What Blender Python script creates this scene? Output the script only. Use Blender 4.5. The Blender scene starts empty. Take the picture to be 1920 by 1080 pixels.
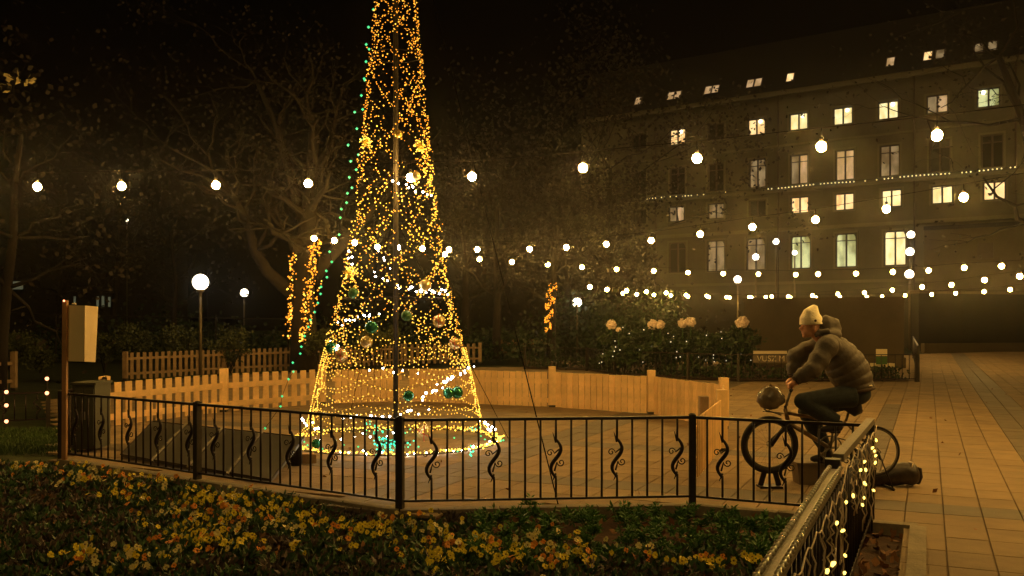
import bpy, bmesh, math, random
from mathutils import Vector, Matrix, noise
random.seed(7)
R = math.radians
SC = bpy.context.scene
COL = SC.collection
F = 1750.0; HZ = 600.0; CH = 1.65            # focal length in photo pixels, horizon row, eye height

# ------------------------------------------------------------------ camera
cd = bpy.data.cameras.new('camera'); cam = bpy.data.objects.new('camera', cd); COL.objects.link(cam)
cam.location = (0, 0, CH); cam.rotation_euler = (R(90), 0, 0)
cd.sensor_width = 36; cd.lens = F/1920*36; cd.shift_y = 60/1920
cd.clip_end = 800; cd.clip_start = .05
SC.camera = cam
# ------------------------------------------------------------------ night sky, faint town glow
w = bpy.data.worlds.new('World'); SC.world = w; w.use_nodes = True
w.node_tree.nodes['Background'].inputs[0].default_value = (1.0, .62, .3, 1)
w.node_tree.nodes['Background'].inputs[1].default_value = .0007
# far-off sodium street lighting of the square: one very weak low warm lamp
sd = bpy.data.lights.new('street_glow', 'SUN'); sd.energy = .36; sd.color = (1, .60, .17); sd.angle = R(14)
so = bpy.data.objects.new('street_glow', sd); COL.objects.link(so); so.rotation_euler = (R(40), R(-16), 0)
SC.view_settings.view_transform = 'Standard'; SC.view_settings.look = 'None'
SC.view_settings.gamma = 1; SC.view_settings.use_curve_mapping = False; SC.view_settings.exposure = 0.0
SC.render.engine = 'CYCLES'
SC.cycles.sample_clamp_indirect = 2.0; SC.cycles.volume_bounces = 0; SC.cycles.max_bounces = 6
SC.cycles.use_light_tree = True
HAZE = .0009
BULB = 690.0

# ------------------------------------------------------------------ materials
def mat(name, c, rough=.7, metal=0, var=.25, nscale=6, bump=0, bscale=40, emit=0, ecol=None, sample=True, c2=None, spec=.4, alpha=None, trans=0):
    m = bpy.data.materials.new(name); m.use_nodes = True
    nt = m.node_tree; b = nt.nodes['Principled BSDF']
    b.inputs['Roughness'].default_value = rough; b.inputs['Metallic'].default_value = metal
    b.inputs['Specular IOR Level'].default_value = spec
    b.inputs['Base Color'].default_value = (*c, 1)
    if var or c2:
        tc = nt.nodes.new('ShaderNodeTexCoord'); n = nt.nodes.new('ShaderNodeTexNoise')
        n.inputs['Scale'].default_value = nscale; n.inputs['Detail'].default_value = 5; n.inputs['Roughness'].default_value = .65
        nt.links.new(tc.outputs['Object'], n.inputs['Vector'])
        r = nt.nodes.new('ShaderNodeValToRGB')
        a = c2 if c2 else tuple(x*(1-var) for x in c); z = tuple(min(1, x*(1+var)) for x in c)
        r.color_ramp.elements[0].position = .32; r.color_ramp.elements[1].position = .68
        r.color_ramp.elements[0].color = (*a, 1); r.color_ramp.elements[1].color = (*z, 1)
        nt.links.new(n.outputs['Fac'], r.inputs['Fac']); nt.links.new(r.outputs['Color'], b.inputs['Base Color'])
    if bump:
        tc2 = nt.nodes.new('ShaderNodeTexCoord'); n2 = nt.nodes.new('ShaderNodeTexNoise'); n2.inputs['Scale'].default_value = bscale
        n2.inputs['Detail'].default_value = 6
        nt.links.new(tc2.outputs['Object'], n2.inputs['Vector'])
        bp = nt.nodes.new('ShaderNodeBump'); bp.inputs['Strength'].default_value = bump; bp.inputs['Distance'].default_value = .01
        nt.links.new(n2.outputs['Fac'], bp.inputs['Height']); nt.links.new(bp.outputs['Normal'], b.inputs['Normal'])
    if emit:
        b.inputs['Emission Color'].default_value = (*(ecol or c), 1); b.inputs['Emission Strength'].default_value = emit
        if not sample: m.cycles.emission_sampling = 'NONE'
    if trans: b.inputs['Transmission Weight'].default_value = trans
    return m
def weather(m, lo=.80, hi=1.14, sc=.8, orand=.12):
    nt = m.node_tree; b = nt.nodes['Principled BSDF']; src = b.inputs['Base Color'].links[0].from_socket
    g_ = nt.nodes.new('ShaderNodeNewGeometry'); n = nt.nodes.new('ShaderNodeTexNoise'); n.inputs['Scale'].default_value = sc; n.inputs['Detail'].default_value = 8; n.inputs['Roughness'].default_value = .7
    nt.links.new(g_.outputs['Position'], n.inputs['Vector'])
    mr = nt.nodes.new('ShaderNodeMapRange'); mr.inputs['From Min'].default_value = .3; mr.inputs['From Max'].default_value = .7; mr.inputs['To Min'].default_value = lo; mr.inputs['To Max'].default_value = hi
    nt.links.new(n.outputs['Fac'], mr.inputs['Value'])
    oi = nt.nodes.new('ShaderNodeObjectInfo'); mo = nt.nodes.new('ShaderNodeMapRange'); mo.inputs['To Min'].default_value = 1-orand; mo.inputs['To Max'].default_value = 1+orand
    nt.links.new(oi.outputs['Random'], mo.inputs['Value'])
    mu = nt.nodes.new('ShaderNodeMath'); mu.operation = 'MULTIPLY'; nt.links.new(mr.outputs['Result'], mu.inputs[0]); nt.links.new(mo.outputs['Result'], mu.inputs[1])
    vm = nt.nodes.new('ShaderNodeVectorMath'); vm.operation = 'SCALE'; nt.links.new(src, vm.inputs[0]); nt.links.new(mu.outputs[0], vm.inputs['Scale'])
    nt.links.new(vm.outputs['Vector'], b.inputs['Base Color'])
M = {}
M['bulb'] = mat('bulb_glow', (.9,.8,.6), var=0, emit=BULB, ecol=(1,.555,.125))
M['bulbfar'] = mat('bulb_glow_far', (.9,.8,.6), var=0, emit=150, ecol=(1,.555,.125))
M['globe'] = mat('globe_glow', (.9,.9,.85), var=0, emit=8, ecol=(1,.86,.6))
M['globe2'] = mat('globe_glow_cool', (.9,.9,.85), var=0, emit=9, ecol=(1,.93,.75))
M['yel'] = mat('yellow_led', (.8,.6,.2), var=0, emit=1.8, ecol=(1,.54,.055), sample=False)
M['yelhot'] = mat('yellow_led_bright', (.8,.6,.2), var=0, emit=3.0, ecol=(1,.62,.07))
M['amb'] = mat('amber_led', (.8,.4,.1), var=0, emit=1.35, ecol=(1,.36,.025), sample=False)
M['wht'] = mat('white_led', (.9,.9,.9), var=0, emit=45, ecol=(1,.93,.88))
M['grn'] = mat('green_led', (.1,.7,.4), var=0, emit=1.0, ecol=(.05,.9,.35), sample=False)
M['teal'] = mat('teal_led', (.1,.7,.6), var=0, emit=2.0, ecol=(.02,.9,.46), sample=True)
M['redl'] = mat('red_lantern', (.8,.2,.1), var=0, emit=4, ecol=(1,.36,.16), sample=False)
M['ice'] = mat('warm_led', (.9,.8,.4), var=0, emit=4, ecol=(1,.68,.12))
M['faclight'] = mat('facade_led', (.9,.8,.4), var=0, emit=1.8, ecol=(1,.86,.42), sample=False)
M['iron'] = mat('black_iron', (.022,.014,.012), .42, .3, .3, 20, .25, 60)
M['ironpost'] = mat('iron_post', (.035,.028,.018), .5, .3, .3, 12, .3, 50)
M['steel'] = mat('worn_steel', (.20,.18,.14), .55, .4, .2, 30, .2, 90)
M['bead'] = mat('clear_rope_light', (.85,.80,.66), .14, .5, 0, spec=1)
M['wood'] = mat('pine_board', (.80,.535,.235), .65, 0, .16, 5, .3, 50)
M['woodd'] = mat('weathered_picket', (.30,.20,.11), .75, 0, .25, 6, .3, 40)
M['slab'] = mat('tan_paver', (.255,.177,.088), .78, 0, .14, 2.2, .5, 70)
M['slab2'] = mat('tan_paver_light', (.27,.187,.093), .78, 0, .14, 2.9, .5, 70)
M['slab3'] = mat('tan_paver_dull', (.24,.168,.085), .78, 0, .14, 3.3, .5, 70)
M['slabd'] = mat('grey_paver', (.135,.105,.064), .65, 0, .15, 3, .5, 70)
M['joint'] = mat('paving_base', (.16,.11,.06), .9, 0, .3, 8, .5, 60)
M['kerb'] = mat('kerb_stone', (.24,.20,.13), .8, 0, .3, 5, .6, 40)
M['soil'] = mat('soil', (.060,.028,.011), .95, 0, .6, 9, 1, 30)
M['grass'] = mat('grass_ground', (.035,.045,.012), .95, 0, .5, 3, 1, 30)
M['blade'] = mat('grass_blade', (.05,.09,.015), .7, 0, .4, 3)
M['leafg'] = mat('plant_leaf_green', (.075,.19,.035), .55, 0, .5, 5)
M['leafd'] = mat('pansy_leaf_dark', (.048,.105,.034), .55, 0, .5, 5)
M['leafp'] = mat('pansy_leaf_purple', (.10,.075,.06), .6, 0, .5, 4)
M['dead'] = mat('fallen_leaf', (.23,.105,.035), .8, 0, .5, 4)
M['fy'] = mat('yellow_petal', (.88,.70,.035), .6, 0, .15, 5)
M['fo'] = mat('orange_petal', (.80,.30,.022), .6, 0, .25, 5)
M['fc'] = mat('cream_petal', (.85,.74,.30), .6, 0, .15, 5)
M['fdark'] = mat('petal_face', (.10,.03,.01), .6, 0, 0)
M['shrub'] = mat('shrub_leaf', (.055,.065,.018), .6, 0, .5, 3)
M['hedge'] = mat('hedge_leaf', (.022,.042,.012), .5, 0, .5, 4)
M['autumn'] = mat('autumn_leaf', (.018,.011,.004), .6, 0, .5, 2)
M['bark'] = mat('plane_bark', (.028,.021,.012), .9, 0, .5, 2.5, 1, 8)
M['barkd'] = mat('dark_bark', (.018,.013,.009), .9, 0, .4, 2.5, 1, 8)
M['wall'] = mat('facade_render', (.105,.094,.058), .85, 0, .12, .5, .3, 6)
M['wallt'] = mat('facade_trim', (.145,.13,.08), .8, 0, .1, 1)
M['roof'] = mat('roof_tile', (.006,.003,.003), .8, 0, .3, 3)
M['frame'] = mat('window_frame', (.06,.04,.025), .6, 0, .2, 3)
def lit(name, col, s): return mat(name, (.3,.25,.15), .3, 0, 0, emit=s, ecol=col, sample=False)
def litwin(name, col, col2, s, sc=1.6):
    m = lit(name, col, s); nt = m.node_tree; b = nt.nodes['Principled BSDF']
    tc = nt.nodes.new('ShaderNodeTexCoord'); n = nt.nodes.new('ShaderNodeTexNoise'); n.inputs['Scale'].default_value = sc
    mp = nt.nodes.new('ShaderNodeMapping'); mp.inputs['Scale'].default_value = (1.6, 1.6, .8)
    nt.links.new(tc.outputs['Object'], mp.inputs['Vector']); nt.links.new(mp.outputs['Vector'], n.inputs['Vector'])
    r = nt.nodes.new('ShaderNodeValToRGB'); r.color_ramp.elements[0].position = .38; r.color_ramp.elements[1].position = .6
    r.color_ramp.elements[0].color = (*col2, 1); r.color_ramp.elements[1].color = (*col, 1)
    nt.links.new(n.outputs['Fac'], r.inputs['Fac']); nt.links.new(r.outputs['Color'], b.inputs['Emission Color'])
    return m
M['wa'] = litwin('lit_pane_warm', (1,.72,.32), (.75,.42,.14), 1.25)
M['wb'] = litwin('lit_pane_yellow', (1,.86,.42), (.75,.58,.22), 1.2)
M['wc'] = litwin('lit_pane_greenish', (.75,.78,.36), (.22,.24,.08), .9, .9)
M['wd'] = litwin('lit_pane_dim', (.55,.40,.2), (.15,.1,.05), .42)
M['wx'] = litwin('curtained_pane', (.75,.48,.24), (.5,.3,.12), .7)
M['wn'] = mat('dark_pane', (.02,.018,.012), .1, 0, 0)
M['ceil'] = lit('ceiling_lamp', (1,.93,.7), 6)
M['cream'] = mat('cream_panel', (.85,.72,.42), .5, 0, .06, 2)
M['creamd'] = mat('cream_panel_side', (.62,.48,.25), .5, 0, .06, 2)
M['rust'] = mat('timber_post', (.36,.19,.08), .7, 0, .2, 5)
M['cab'] = mat('grey_cabinet', (.06,.062,.04), .5, 0, .15, 4)
M['solar'] = mat('solar_glass', (.06,.056,.042), .28, .1, .12, 3, spec=.6)
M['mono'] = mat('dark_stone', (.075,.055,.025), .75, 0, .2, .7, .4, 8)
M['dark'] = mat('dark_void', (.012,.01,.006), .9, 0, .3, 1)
M['black'] = mat('black_rubber', (.016,.012,.010), .6, 0, .2, 20)
M['pole'] = mat('painted_pole', (.16,.13,.08), .4, .3, .1, 8)
M['wire'] = mat('black_wire', (.004,.003,.003), 1, 0, 0, spec=0)
M['cable'] = mat('white_cable', (.62,.5,.36), .45, 0, .1, 10)
M['bcream'] = mat('cream_bauble', (.85,.66,.30), .18, .55, .08, 8)
M['bgold'] = mat('gold_bauble', (.85,.58,.15), .22, .7, .1, 8)
M['bgreen'] = mat('green_bauble', (.02,.16,.07), .15, .5, .2, 8)
M['bfaint'] = mat('olive_bauble', (.05,.16,.05), .3, .2, .15, 8)
M['bred'] = mat('red_stripe', (.5,.08,.03), .3, .2, 0)
M['jack'] = mat('brown_puffer', (.086,.069,.050), .6, 0, .22, 6, .9, 16)
M['jack2'] = mat('puffer_seam', (.06,.038,.022), .8, 0, .2, 9)
M['jean'] = mat('dark_denim', (.026,.034,.036), .85, 0, .3, 14, .3, 90)
M['skin'] = mat('skin', (.78,.38,.22), .5, 0, .1, 9)
M['hat'] = mat('cream_knit', (.97,.86,.60), .85, 0, .06, 12, .6, 60)
M['shirt'] = mat('white_shirt', (.7,.6,.42), .8, 0, .1, 9)
M['bikef'] = mat('bronze_frame', (.25,.165,.08), .3, .6, .1, 9)
M['bag'] = mat('dark_bag', (.030,.020,.013), .45, 0, .5, 10, .8, 14)
M['pbag'] = mat('grey_plastic_bag', (.15,.12,.08), .25, 0, .3, 6, .8, 12)
M['box'] = mat('crate_grey', (.17,.13,.085), .7, 0, .15, 5)
M['green'] = mat('green_paint', (.06,.14,.03), .6, 0, .1, 5)
M['text'] = mat('banner_letter', (.62,.52,.34), .6, 0, 0)
M['pom'] = mat('pale_bloom', (.75,.60,.48), .75, 0, .2, 6, 1, 20)

for k_ in ('slab','slab2','slab3','slabd','kerb'): weather(M[k_], .74, 1.16, 1.1, .035)
for k_ in ('wood','woodd'): weather(M[k_], .88, 1.12, 3.0, .12)
weather(M['wall'], .72, 1.15, .25, 0)
# ------------------------------------------------------------------ builders
ORG = {}
def tag(o, label=None, cat=None, group=None, kind=None):
    if label: o['label'] = label
    if cat: o['category'] = cat
    if group: o['group'] = group
    if kind: o['kind'] = kind
    return o
def thing(name, label, cat, loc=(0,0,0), rz=0, group=None):
    o = bpy.data.objects.new(name, None); COL.objects.link(o); o.location = loc; o.rotation_euler = (0,0,rz)
    o.empty_display_size = .1
    ORG[o] = Vector(loc); return tag(o, label, cat, group)
class MB:
    def __init__(s): s.v = []; s.f = []; s.m = []; s.cur = 0
    def add(s, vs, fs, mi=None):
        b = len(s.v); s.v.extend([tuple(p) for p in vs]); mi = s.cur if mi is None else mi
        for f in fs: s.f.append(tuple(i+b for i in f)); s.m.append(mi)
    def box(s, c, d, rz=0, mi=None, tilt=None):
        hx, hy, hz = d[0]/2, d[1]/2, d[2]/2
        vs = [Vector((x*hx, y*hy, z*hz)) for z in (-1,1) for y in (-1,1) for x in (-1,1)]
        mx = Matrix.Rotation(rz, 3, 'Z')
        if tilt: mx = mx @ tilt
        vs = [mx @ v + Vector(c) for v in vs]
        s.add(vs, [(0,2,3,1),(4,5,7,6),(0,1,5,4),(2,6,7,3),(0,4,6,2),(1,3,7,5)], mi)
    def beam(s, a, b, wd, ht, mi=None, up=(0,0,1)):
        a = Vector(a); b = Vector(b); d = (b-a).normalized(); u = Vector(up)
        if abs(d.dot(u)) > .98: u = Vector((0,1,0))
        r = d.cross(u).normalized(); u2 = r.cross(d).normalized()
        vs = []
        for p in (a, b):
            for sx, sz in ((-1,-1),(1,-1),(1,1),(-1,1)): vs.append(p + r*sx*wd/2 + u2*sz*ht/2)
        s.add(vs, [(3,2,1,0),(4,5,6,7),(0,1,5,4),(1,2,6,5),(2,3,7,6),(3,0,4,7)], mi)
    def tube(s, pts, rad, n=6, mi=None, cap=True, flat=1.0):
        pts = [Vector(p) for p in pts]; k = len(pts)
        if not hasattr(rad, '__len__'): rad = [rad]*k
        vs = []; prev = None
        for i, p in enumerate(pts):
            t = (pts[min(i+1,k-1)] - pts[max(i-1,0)])
            t = t.normalized() if t.length > 1e-9 else Vector((0,0,1))
            if prev is None:
                a = Vector((0,0,1)) if abs(t.z) < .9 else Vector((1,0,0)); u = t.cross(a).normalized()
            else:
                u = prev - t*prev.dot(t); u = u.normalized() if u.length > 1e-6 else t.orthogonal().normalized()
            prev = u; w_ = t.cross(u)
            for j in range(n):
                an = 2*math.pi*j/n; vs.append(p + (u*math.cos(an) + w_*math.sin(an)*flat)*rad[i])
        fs = []
        for i in range(k-1):
            for j in range(n):
                j2 = (j+1) % n; fs.append((i*n+j, i*n+j2, (i+1)*n+j2, (i+1)*n+j))
        if cap: fs.append(tuple(range(n-1,-1,-1))); fs.append(tuple(range((k-1)*n, k*n)))
        s.add(vs, fs, mi)
    def octa(s, c, r, mi=None):
        c = Vector(c)
        s.add([c+Vector(p)*r for p in ((1,0,0),(-1,0,0),(0,1,0),(0,-1,0),(0,0,1),(0,0,-1))],
              [(0,2,4),(2,1,4),(1,3,4),(3,0,4),(2,0,5),(1,2,5),(3,1,5),(0,3,5)], mi)
    def ball(s, c, r, nu=10, nv=7, mi=None, fn=None):
        c = Vector(c); sc = r if hasattr(r, '__len__') else (r, r, r)
        vs = []; fs = []
        for i in range(nv+1):
            th = math.pi*i/nv
            for j in range(nu):
                ph = 2*math.pi*j/nu
                d = Vector((math.sin(th)*math.cos(ph), math.sin(th)*math.sin(ph), math.cos(th)))
                k = fn(d) if fn else 1
                vs.append(c + Vector((d.x*sc[0]*k, d.y*sc[1]*k, d.z*sc[2]*k)))
        for i in range(nv):
            for j in range(nu):
                j2 = (j+1) % nu; fs.append((i*nu+j, (i+1)*nu+j, (i+1)*nu+j2, i*nu+j2))
        s.add(vs, fs, mi)
    def leaf(s, c, L, W, rnd, mi=None, nrm=None):
        c = Vector(c); d = Vector((rnd.gauss(0,1), rnd.gauss(0,1), rnd.gauss(0,1))).normalized()
        if nrm: d = (d + Vector(nrm)).normalized()
        e = d.orthogonal().normalized(); e = Matrix.Rotation(rnd.random()*6.28, 3, d) @ e
        s.add([c - e*W*.5 + d*L*.45, c, c + e*W*.5 + d*L*.45, c + d*L], [(1,2,3,0)], mi)
    def build(s, name, mats, parent=None, smooth=False, local=False, kind=None):
        me = bpy.data.meshes.new(name)
        off = Vector((0,0,0)) if (local or parent is None) else ORG[parent]
        me.from_pydata([(p[0]-off.x, p[1]-off.y, p[2]-off.z) for p in s.v], [], s.f)
        if not isinstance(mats, (list, tuple)): mats = [mats]
        for m in mats: me.materials.append(m)
        if len(mats) > 1: me.polygons.foreach_set('material_index', s.m)
        if smooth: me.polygons.foreach_set('use_smooth', [True]*len(me.polygons))
        me.update()
        o = bpy.data.objects.new(name, me); COL.objects.link(o)
        if parent: o.parent = parent; ORG[o] = ORG.get(parent, Vector((0,0,0))).copy()
        else: ORG[o] = Vector((0,0,0))
        if kind: o['kind'] = kind
        return o
def inst(name, me, parent, loc, rz=0, rot=None, scale=None):
    o = bpy.data.objects.new(name, me); COL.objects.link(o); o.parent = parent; o.location = loc
    o.rotation_euler = rot if rot else (0,0,rz)
    if scale: o.scale = scale
    ORG[o] = ORG.get(parent, Vector((0,0,0))) + Vector(loc); return o
def meshof(mb, name, mats, smooth=False):
    o = mb.build(name, mats, smooth=smooth); me = o.data; bpy.data.objects.remove(o); return me
def gnd(px, py, z=0):
    d = F*(CH-z)/(py-HZ); return Vector(((px-960)*d/F, d, z))
def atd(px, py, d): return Vector(((px-960)*d/F, d, CH-(py-HZ)*d/F))
def atz(px, py, z): 
    d = F*(z-CH)/(HZ-py); return Vector(((px-960)*d/F, d, z))
TH = math.atan((1740-960)/F)                    # paving runs towards the right of the view
U = Vector((math.sin(TH), math.cos(TH), 0)); V = Vector((math.cos(TH), -math.sin(TH), 0))
def uv(u, v, z=0): return U*u + V*v + Vector((0,0,z))
def inpoly(x, y, P):
    c = False; n = len(P)
    for i in range(n):
        x1, y1 = P[i][0], P[i][1]; x2, y2 = P[(i+1)%n][0], P[(i+1)%n][1]
        if (y1 > y) != (y2 > y) and x < (x2-x1)*(y-y1)/(y2-y1)+x1: c = not c
    return c
def lerp(a, b, t): return a + (b-a)*t
def interp(tab, x):
    if x <= tab[0][0]: return tab[0][1]
    for (a, ya), (b, yb) in zip(tab, tab[1:]):
        if x <= b: return ya + (yb-ya)*(x-a)/(b-a)
    return tab[-1][1]

# ================================================================== SETTING
g = MB(); g.add([(-150,-12,-.30),(150,-12,-.30),(150,170,-.30),(-150,170,-.30)], [(0,1,2,3)])
tag(g.build('ground', M['grass']), kind='structure')
FP = [gnd(118,735,.8), gnd(370,752,.82), gnd(750,780,.82), gnd(1298,775,.82), gnd(1632,790,.82)]
for p in FP: p.z = 0
A_ = FP[4]                                       # railing corner
NR = [(A_.x, A_.y), (A_.x-U.x*9.5, A_.y-U.y*9.5)]
kr = V*.30                                       # soil strip right of near railing
BED = [tuple(p[:2]) for p in FP] + [((A_+kr).x, (A_+kr).y), ((A_+kr-U*10).x, (A_+kr-U*10).y), (-9,-2), (-9.5,12.6)]
b = MB(); n = len(BED)
b.add([(x,y,-.07) for x,y in BED], [tuple(range(n-1,-1,-1))])
tag(b.build('flower_bed_soil', M['soil']), kind='structure')
# paving : a base sheet, the 300 nearest slabs singly, the others joined
PAVE = [(-7.0,14.6),(-9.5,19),(-10.5,25.2),(-6.4,31),(1.0,33),(30,52),(60,45),(28,-2),((A_+kr-U*10).x,(A_+kr-U*10).y),
        ((A_+kr).x,(A_+kr).y)] + [tuple(p[:2]) for p in FP[::-1]]
b = MB(); n = len(PAVE); b.add([(x,y,-.02) for x,y in PAVE], [tuple(range(n))])
# fix winding upwards is not needed for cycles
pav = tag(b.build('paving', M['joint']), kind='structure')
PU, PV = .46, .30
cells = []
for i in range(4, 112):
    for j in range(-60, 80):
        u = (i+.5)*PU; v = (j+.5)*PV + .12
        p = uv(u, v)
        if p.y > 47 or p.y < 4.8 or abs(p.x) > p.y*.57+.8: continue
        if not inpoly(p.x, p.y, PAVE): continue
        cells.append((p.length, u, v, i, j))
cells.sort()
def band(u, v):
    return (-.86 < v+.0 < -.44 and 9.1 < u < 20) or (1.05 < v < 1.5) or (-4.95 < v < -4.5) or (11.55 < u < 12.05 and v < -.86) or (8.7 < u < 9.15) or (15.45<u<15.75 and v>-.86)
def slabmb(mb, u, v, z, mi, rnd, org=None):
    hw = PU/2-.0022; hv = PV/2-.0032; zt = z + rnd.uniform(-.0015,.0015)
    top = [(-hw+.004,-hv+.004),(hw-.004,-hv+.004),(hw-.004,hv-.004),(-hw+.004,hv-.004)]; bot = [(-hw,-hv),(hw,-hv),(hw,hv),(-hw,hv)]
    vs = [uv(u+a, v+c, zt) for a,c in top] + [uv(u+a, v+c, zt-.006) for a,c in bot] + [uv(u+a, v+c, -.025) for a,c in bot]
    mb.add(vs, [(0,3,2,1),(0,1,5,4),(1,2,6,5),(2,3,7,6),(3,0,4,7),(4,5,9,8),(5,6,10,9),(6,7,11,10),(7,4,8,11)], mi)
rnd = random.Random(3)
smes = {}
def slabmesh(k):
    if k not in smes:
        q = MB(); slabmb(q, 0, 0, 0, 0, rnd); smes[k] = meshof(q, 'paving_slab', [M[k]])
    return smes[k]
rest = MB(); cnt = 0
for (_, u, v, i, j) in cells:
    kk = 3 if band(u, v) else rnd.choice([0,0,1,2])
    if cnt < 300:
        p = uv(u, v, rnd.uniform(-.001,.001)); inst('paving_slab', slabmesh(['slab','slab2','slab3','slabd'][kk]), pav, p); cnt += 1
    else: slabmb(rest, u, v, 0, kk, rnd)
rest.build('paving_slabs', [M['slab'],M['slab2'],M['slab3'],M['slabd']], pav, kind='stuff')
# far paving sheet
b = MB(); fp = [(-6.4,31),(1.0,33),(30,52),(60,45),(40,20),(18.2,31)]
b.add([(-6.2,30.9,-.006),(1,32.9,-.006),(30,51.9,-.006),(58,45,-.006),(34,30.9,-.006)], [(4,3,2,1,0)])
tag(b.build('far_paving', M['slab']), kind='structure')
# kerb along fence line: stones
def kerb(a, bb, w_, z0, z1, name, label):
    L = (bb-a).length; nn = max(1, round(L/.95)); d = (bb-a).normalized()
    root = thing(name, label, 'kerb', a); rz = math.atan2(d.y, d.x); Ls = L/nn
    q = MB(); q.box((0,0,(z0+z1)/2), (Ls-.012, w_, z1-z0)); me = meshof(q, 'kerb_stone', M['kerb'])
    for k in range(nn): inst('kerb_stone', me, root, d*(k+.5)*Ls + Vector((0,0,rnd.uniform(-.003,.003))), rz)
lb = ['low stone kerb under the fence left of the tilted dark panels','low stone kerb under the fence in front of the dark panels','low stone kerb under the middle stretch of iron fence','low stone kerb under the fence in front of the bicycle']
for i in range(4):
    off = Vector((0,-.03,0))
    kerb(FP[i]+off, FP[i+1]+off, .13, -.25, .022+.001*i, 'stone_kerb', lb[i])
kerb(A_+V*.36-U*.15, A_+V*.36-U*7.0, .12, -.2, .03, 'stone_kerb', 'pale stone kerb beside the paving right of the lit railing')
kerb(A_+V*.36-U*.09, A_+V*.02-U*.09, .12, -.2, .028, 'stone_kerb', 'short stone kerb closing the soil strip at the railing corner')

# ================================================================== IRON FENCE (front)
def spiral(c, r0, turns, a0, sgn, n=16):
    return [Vector((c[0]+sgn*r0*(1-.78*t/n)*math.cos(a0+turns*6.283*t/n), 0, c[1]+r0*(1-.78*t/n)*math.sin(a0+turns*6.283*t/n))) for t in range(n+1)]
q = MB(); q.tube([(0,0,.0),(0,0,.70)], .0105, 6); me_bal = meshof(q, 'baluster', M['iron'], True)
q = MB()
# serpentine bar with leaf tips
q.tube([(0,0,.0),(0,0,.13),(0,0,.20)], .0105, 6); q.tube([(0,0,.50),(0,0,.6),(0,0,.70)], .0105, 6)
path = [(0+math.sin((t/14-.02)*6.283)*.045*(1 if True else 0), 0, .18+.33*t/14) for t in range(15)]
q.tube([(-p[0],p[1],p[2]) if False else p for p in [(-.045*math.sin(6.283*t/14),0,.18+.34*t/14) for t in range(15)]], [.011+.008*math.sin(3.1416*t/14) for t in range(15)], 6)
q.tube([(-.03,0,.15),(-.012,0,.19),(0,0,.22)], [.002,.008,.011], 5); q.tube([(.0,0,.49),(-.012,0,.53),(-.028,0,.58)], [.011,.008,.002], 5)
me_bals = meshof(q, 'baluster', M['iron'], True)
q = MB()
q.tube([(-.012,0,.24)]+[tuple(p) for p in spiral((.045,.315), .036, 1.25, math.pi*.95, 1)], [.009]+[.0055]*17, 5); me_s1 = meshof(q, 'scroll', M['iron'], True)
q = MB()
q.tube([(.03,0,.43)]+[tuple(p) for p in spiral((-.05,.40), .034, 1.25, -math.pi*.05, 1)], [.009]+[.005]*17, 5); me_s2 = meshof(q, 'scroll', M['iron'], True)
def iron_fence(name, label, pts, H=.80, z0=0, sp=.135, ph=2, posts=True, scroll=4, cat='fence'):
    root = thing(name, label, cat, pts[0]); sc = (H-.10)/.70
    for i, p in enumerate(pts):
        if posts:
            q = MB(); q.box((p.x,p.y,z0+(H+.01)/2-.06), (.062,.062,H+.13), math.atan2(*(pts[min(i+1,len(pts)-1)]-pts[max(i-1,0)]).yx)); q.ball((p.x,p.y,z0+H+.012), (.03,.03,.012), 8, 4)
            q.build('post', M['ironpost'], root)
    k = 0
    for a, bb in zip(pts, pts[1:]):
        d = bb-a; L = d.length; d.normalize(); rz = math.atan2(d.y, d.x)
        aa = a + d*.033; b2 = bb - d*.033
        q = MB(); q.beam(aa+Vector((0,0,z0+H-.015)), b2+Vector((0,0,z0+H-.015)), .042, .024); q.build('top_rail', M['iron'], root)
        q = MB(); q.beam(aa+Vector((0,0,z0+.085)), b2+Vector((0,0,z0+.085)), .034, .018); q.build('bottom_rail', M['iron'], root)
        nn = max(2, round(L/sp))
        for j in range(1, nn):
            k += 1; loc = (a-pts[0]) + d*(L*j/nn) + Vector((0,0,z0+.085))
            if scroll and (j % scroll == ph):
                o = inst('baluster', me_bals, root, loc, rz, scale=(1,1,sc)); inst('scroll', me_s1, o, (0,0,0)); inst('scroll', me_s2, o, (0,0,0))
            else: inst('baluster', me_bal, root, loc, rz, scale=(1,1,sc))
    return root
iron_fence('iron_fence', 'long black wrought iron fence with scrolled bars between the flower bed and the light tree', FP)
# receding panel at left corner and far left low run
PB = gnd(196, 812); PB.z = 0
iron_fence('iron_fence', 'short black iron fence panel running back from the post under the blank cream board', [FP[0]+Vector((-.05,.06,0)), PB], H=.8, scroll=0, sp=.11)
PL = [gnd(90,795), gnd(-60,803)]
iron_fence('iron_fence', 'low iron fence on the far left edge carrying small red lights', PL, H=.52, scroll=3, ph=1, sp=.16)
for k, (px, py) in enumerate([(12,735),(12,760),(12,790),(88,737),(88,710)]):
    t = thing('red_light', ['small red light at the top of the low fence on the far left edge','small red light halfway up the low fence on the far left edge','small red light at the foot of the low fence on the far left edge','red light on top of the end post of the low left fence','small red light above the end post of the low left fence'][k], 'light', atd(px, py, 14.45))
    q = MB(); q.ball((0,0,0), .030, 8, 6); q.build('bulb', M['redl'], t, local=True)
    q = MB(); q.tube([(0,0,.02),(0,0,.05)], .012, 6); q.build('socket', M['black'], t, local=True)
    if k == 4: q = MB(); q.tube([(0,.01,-.03),(0,.01,-.24)], .008, 6); q.build('stem', M['black'], t, local=True)

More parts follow.
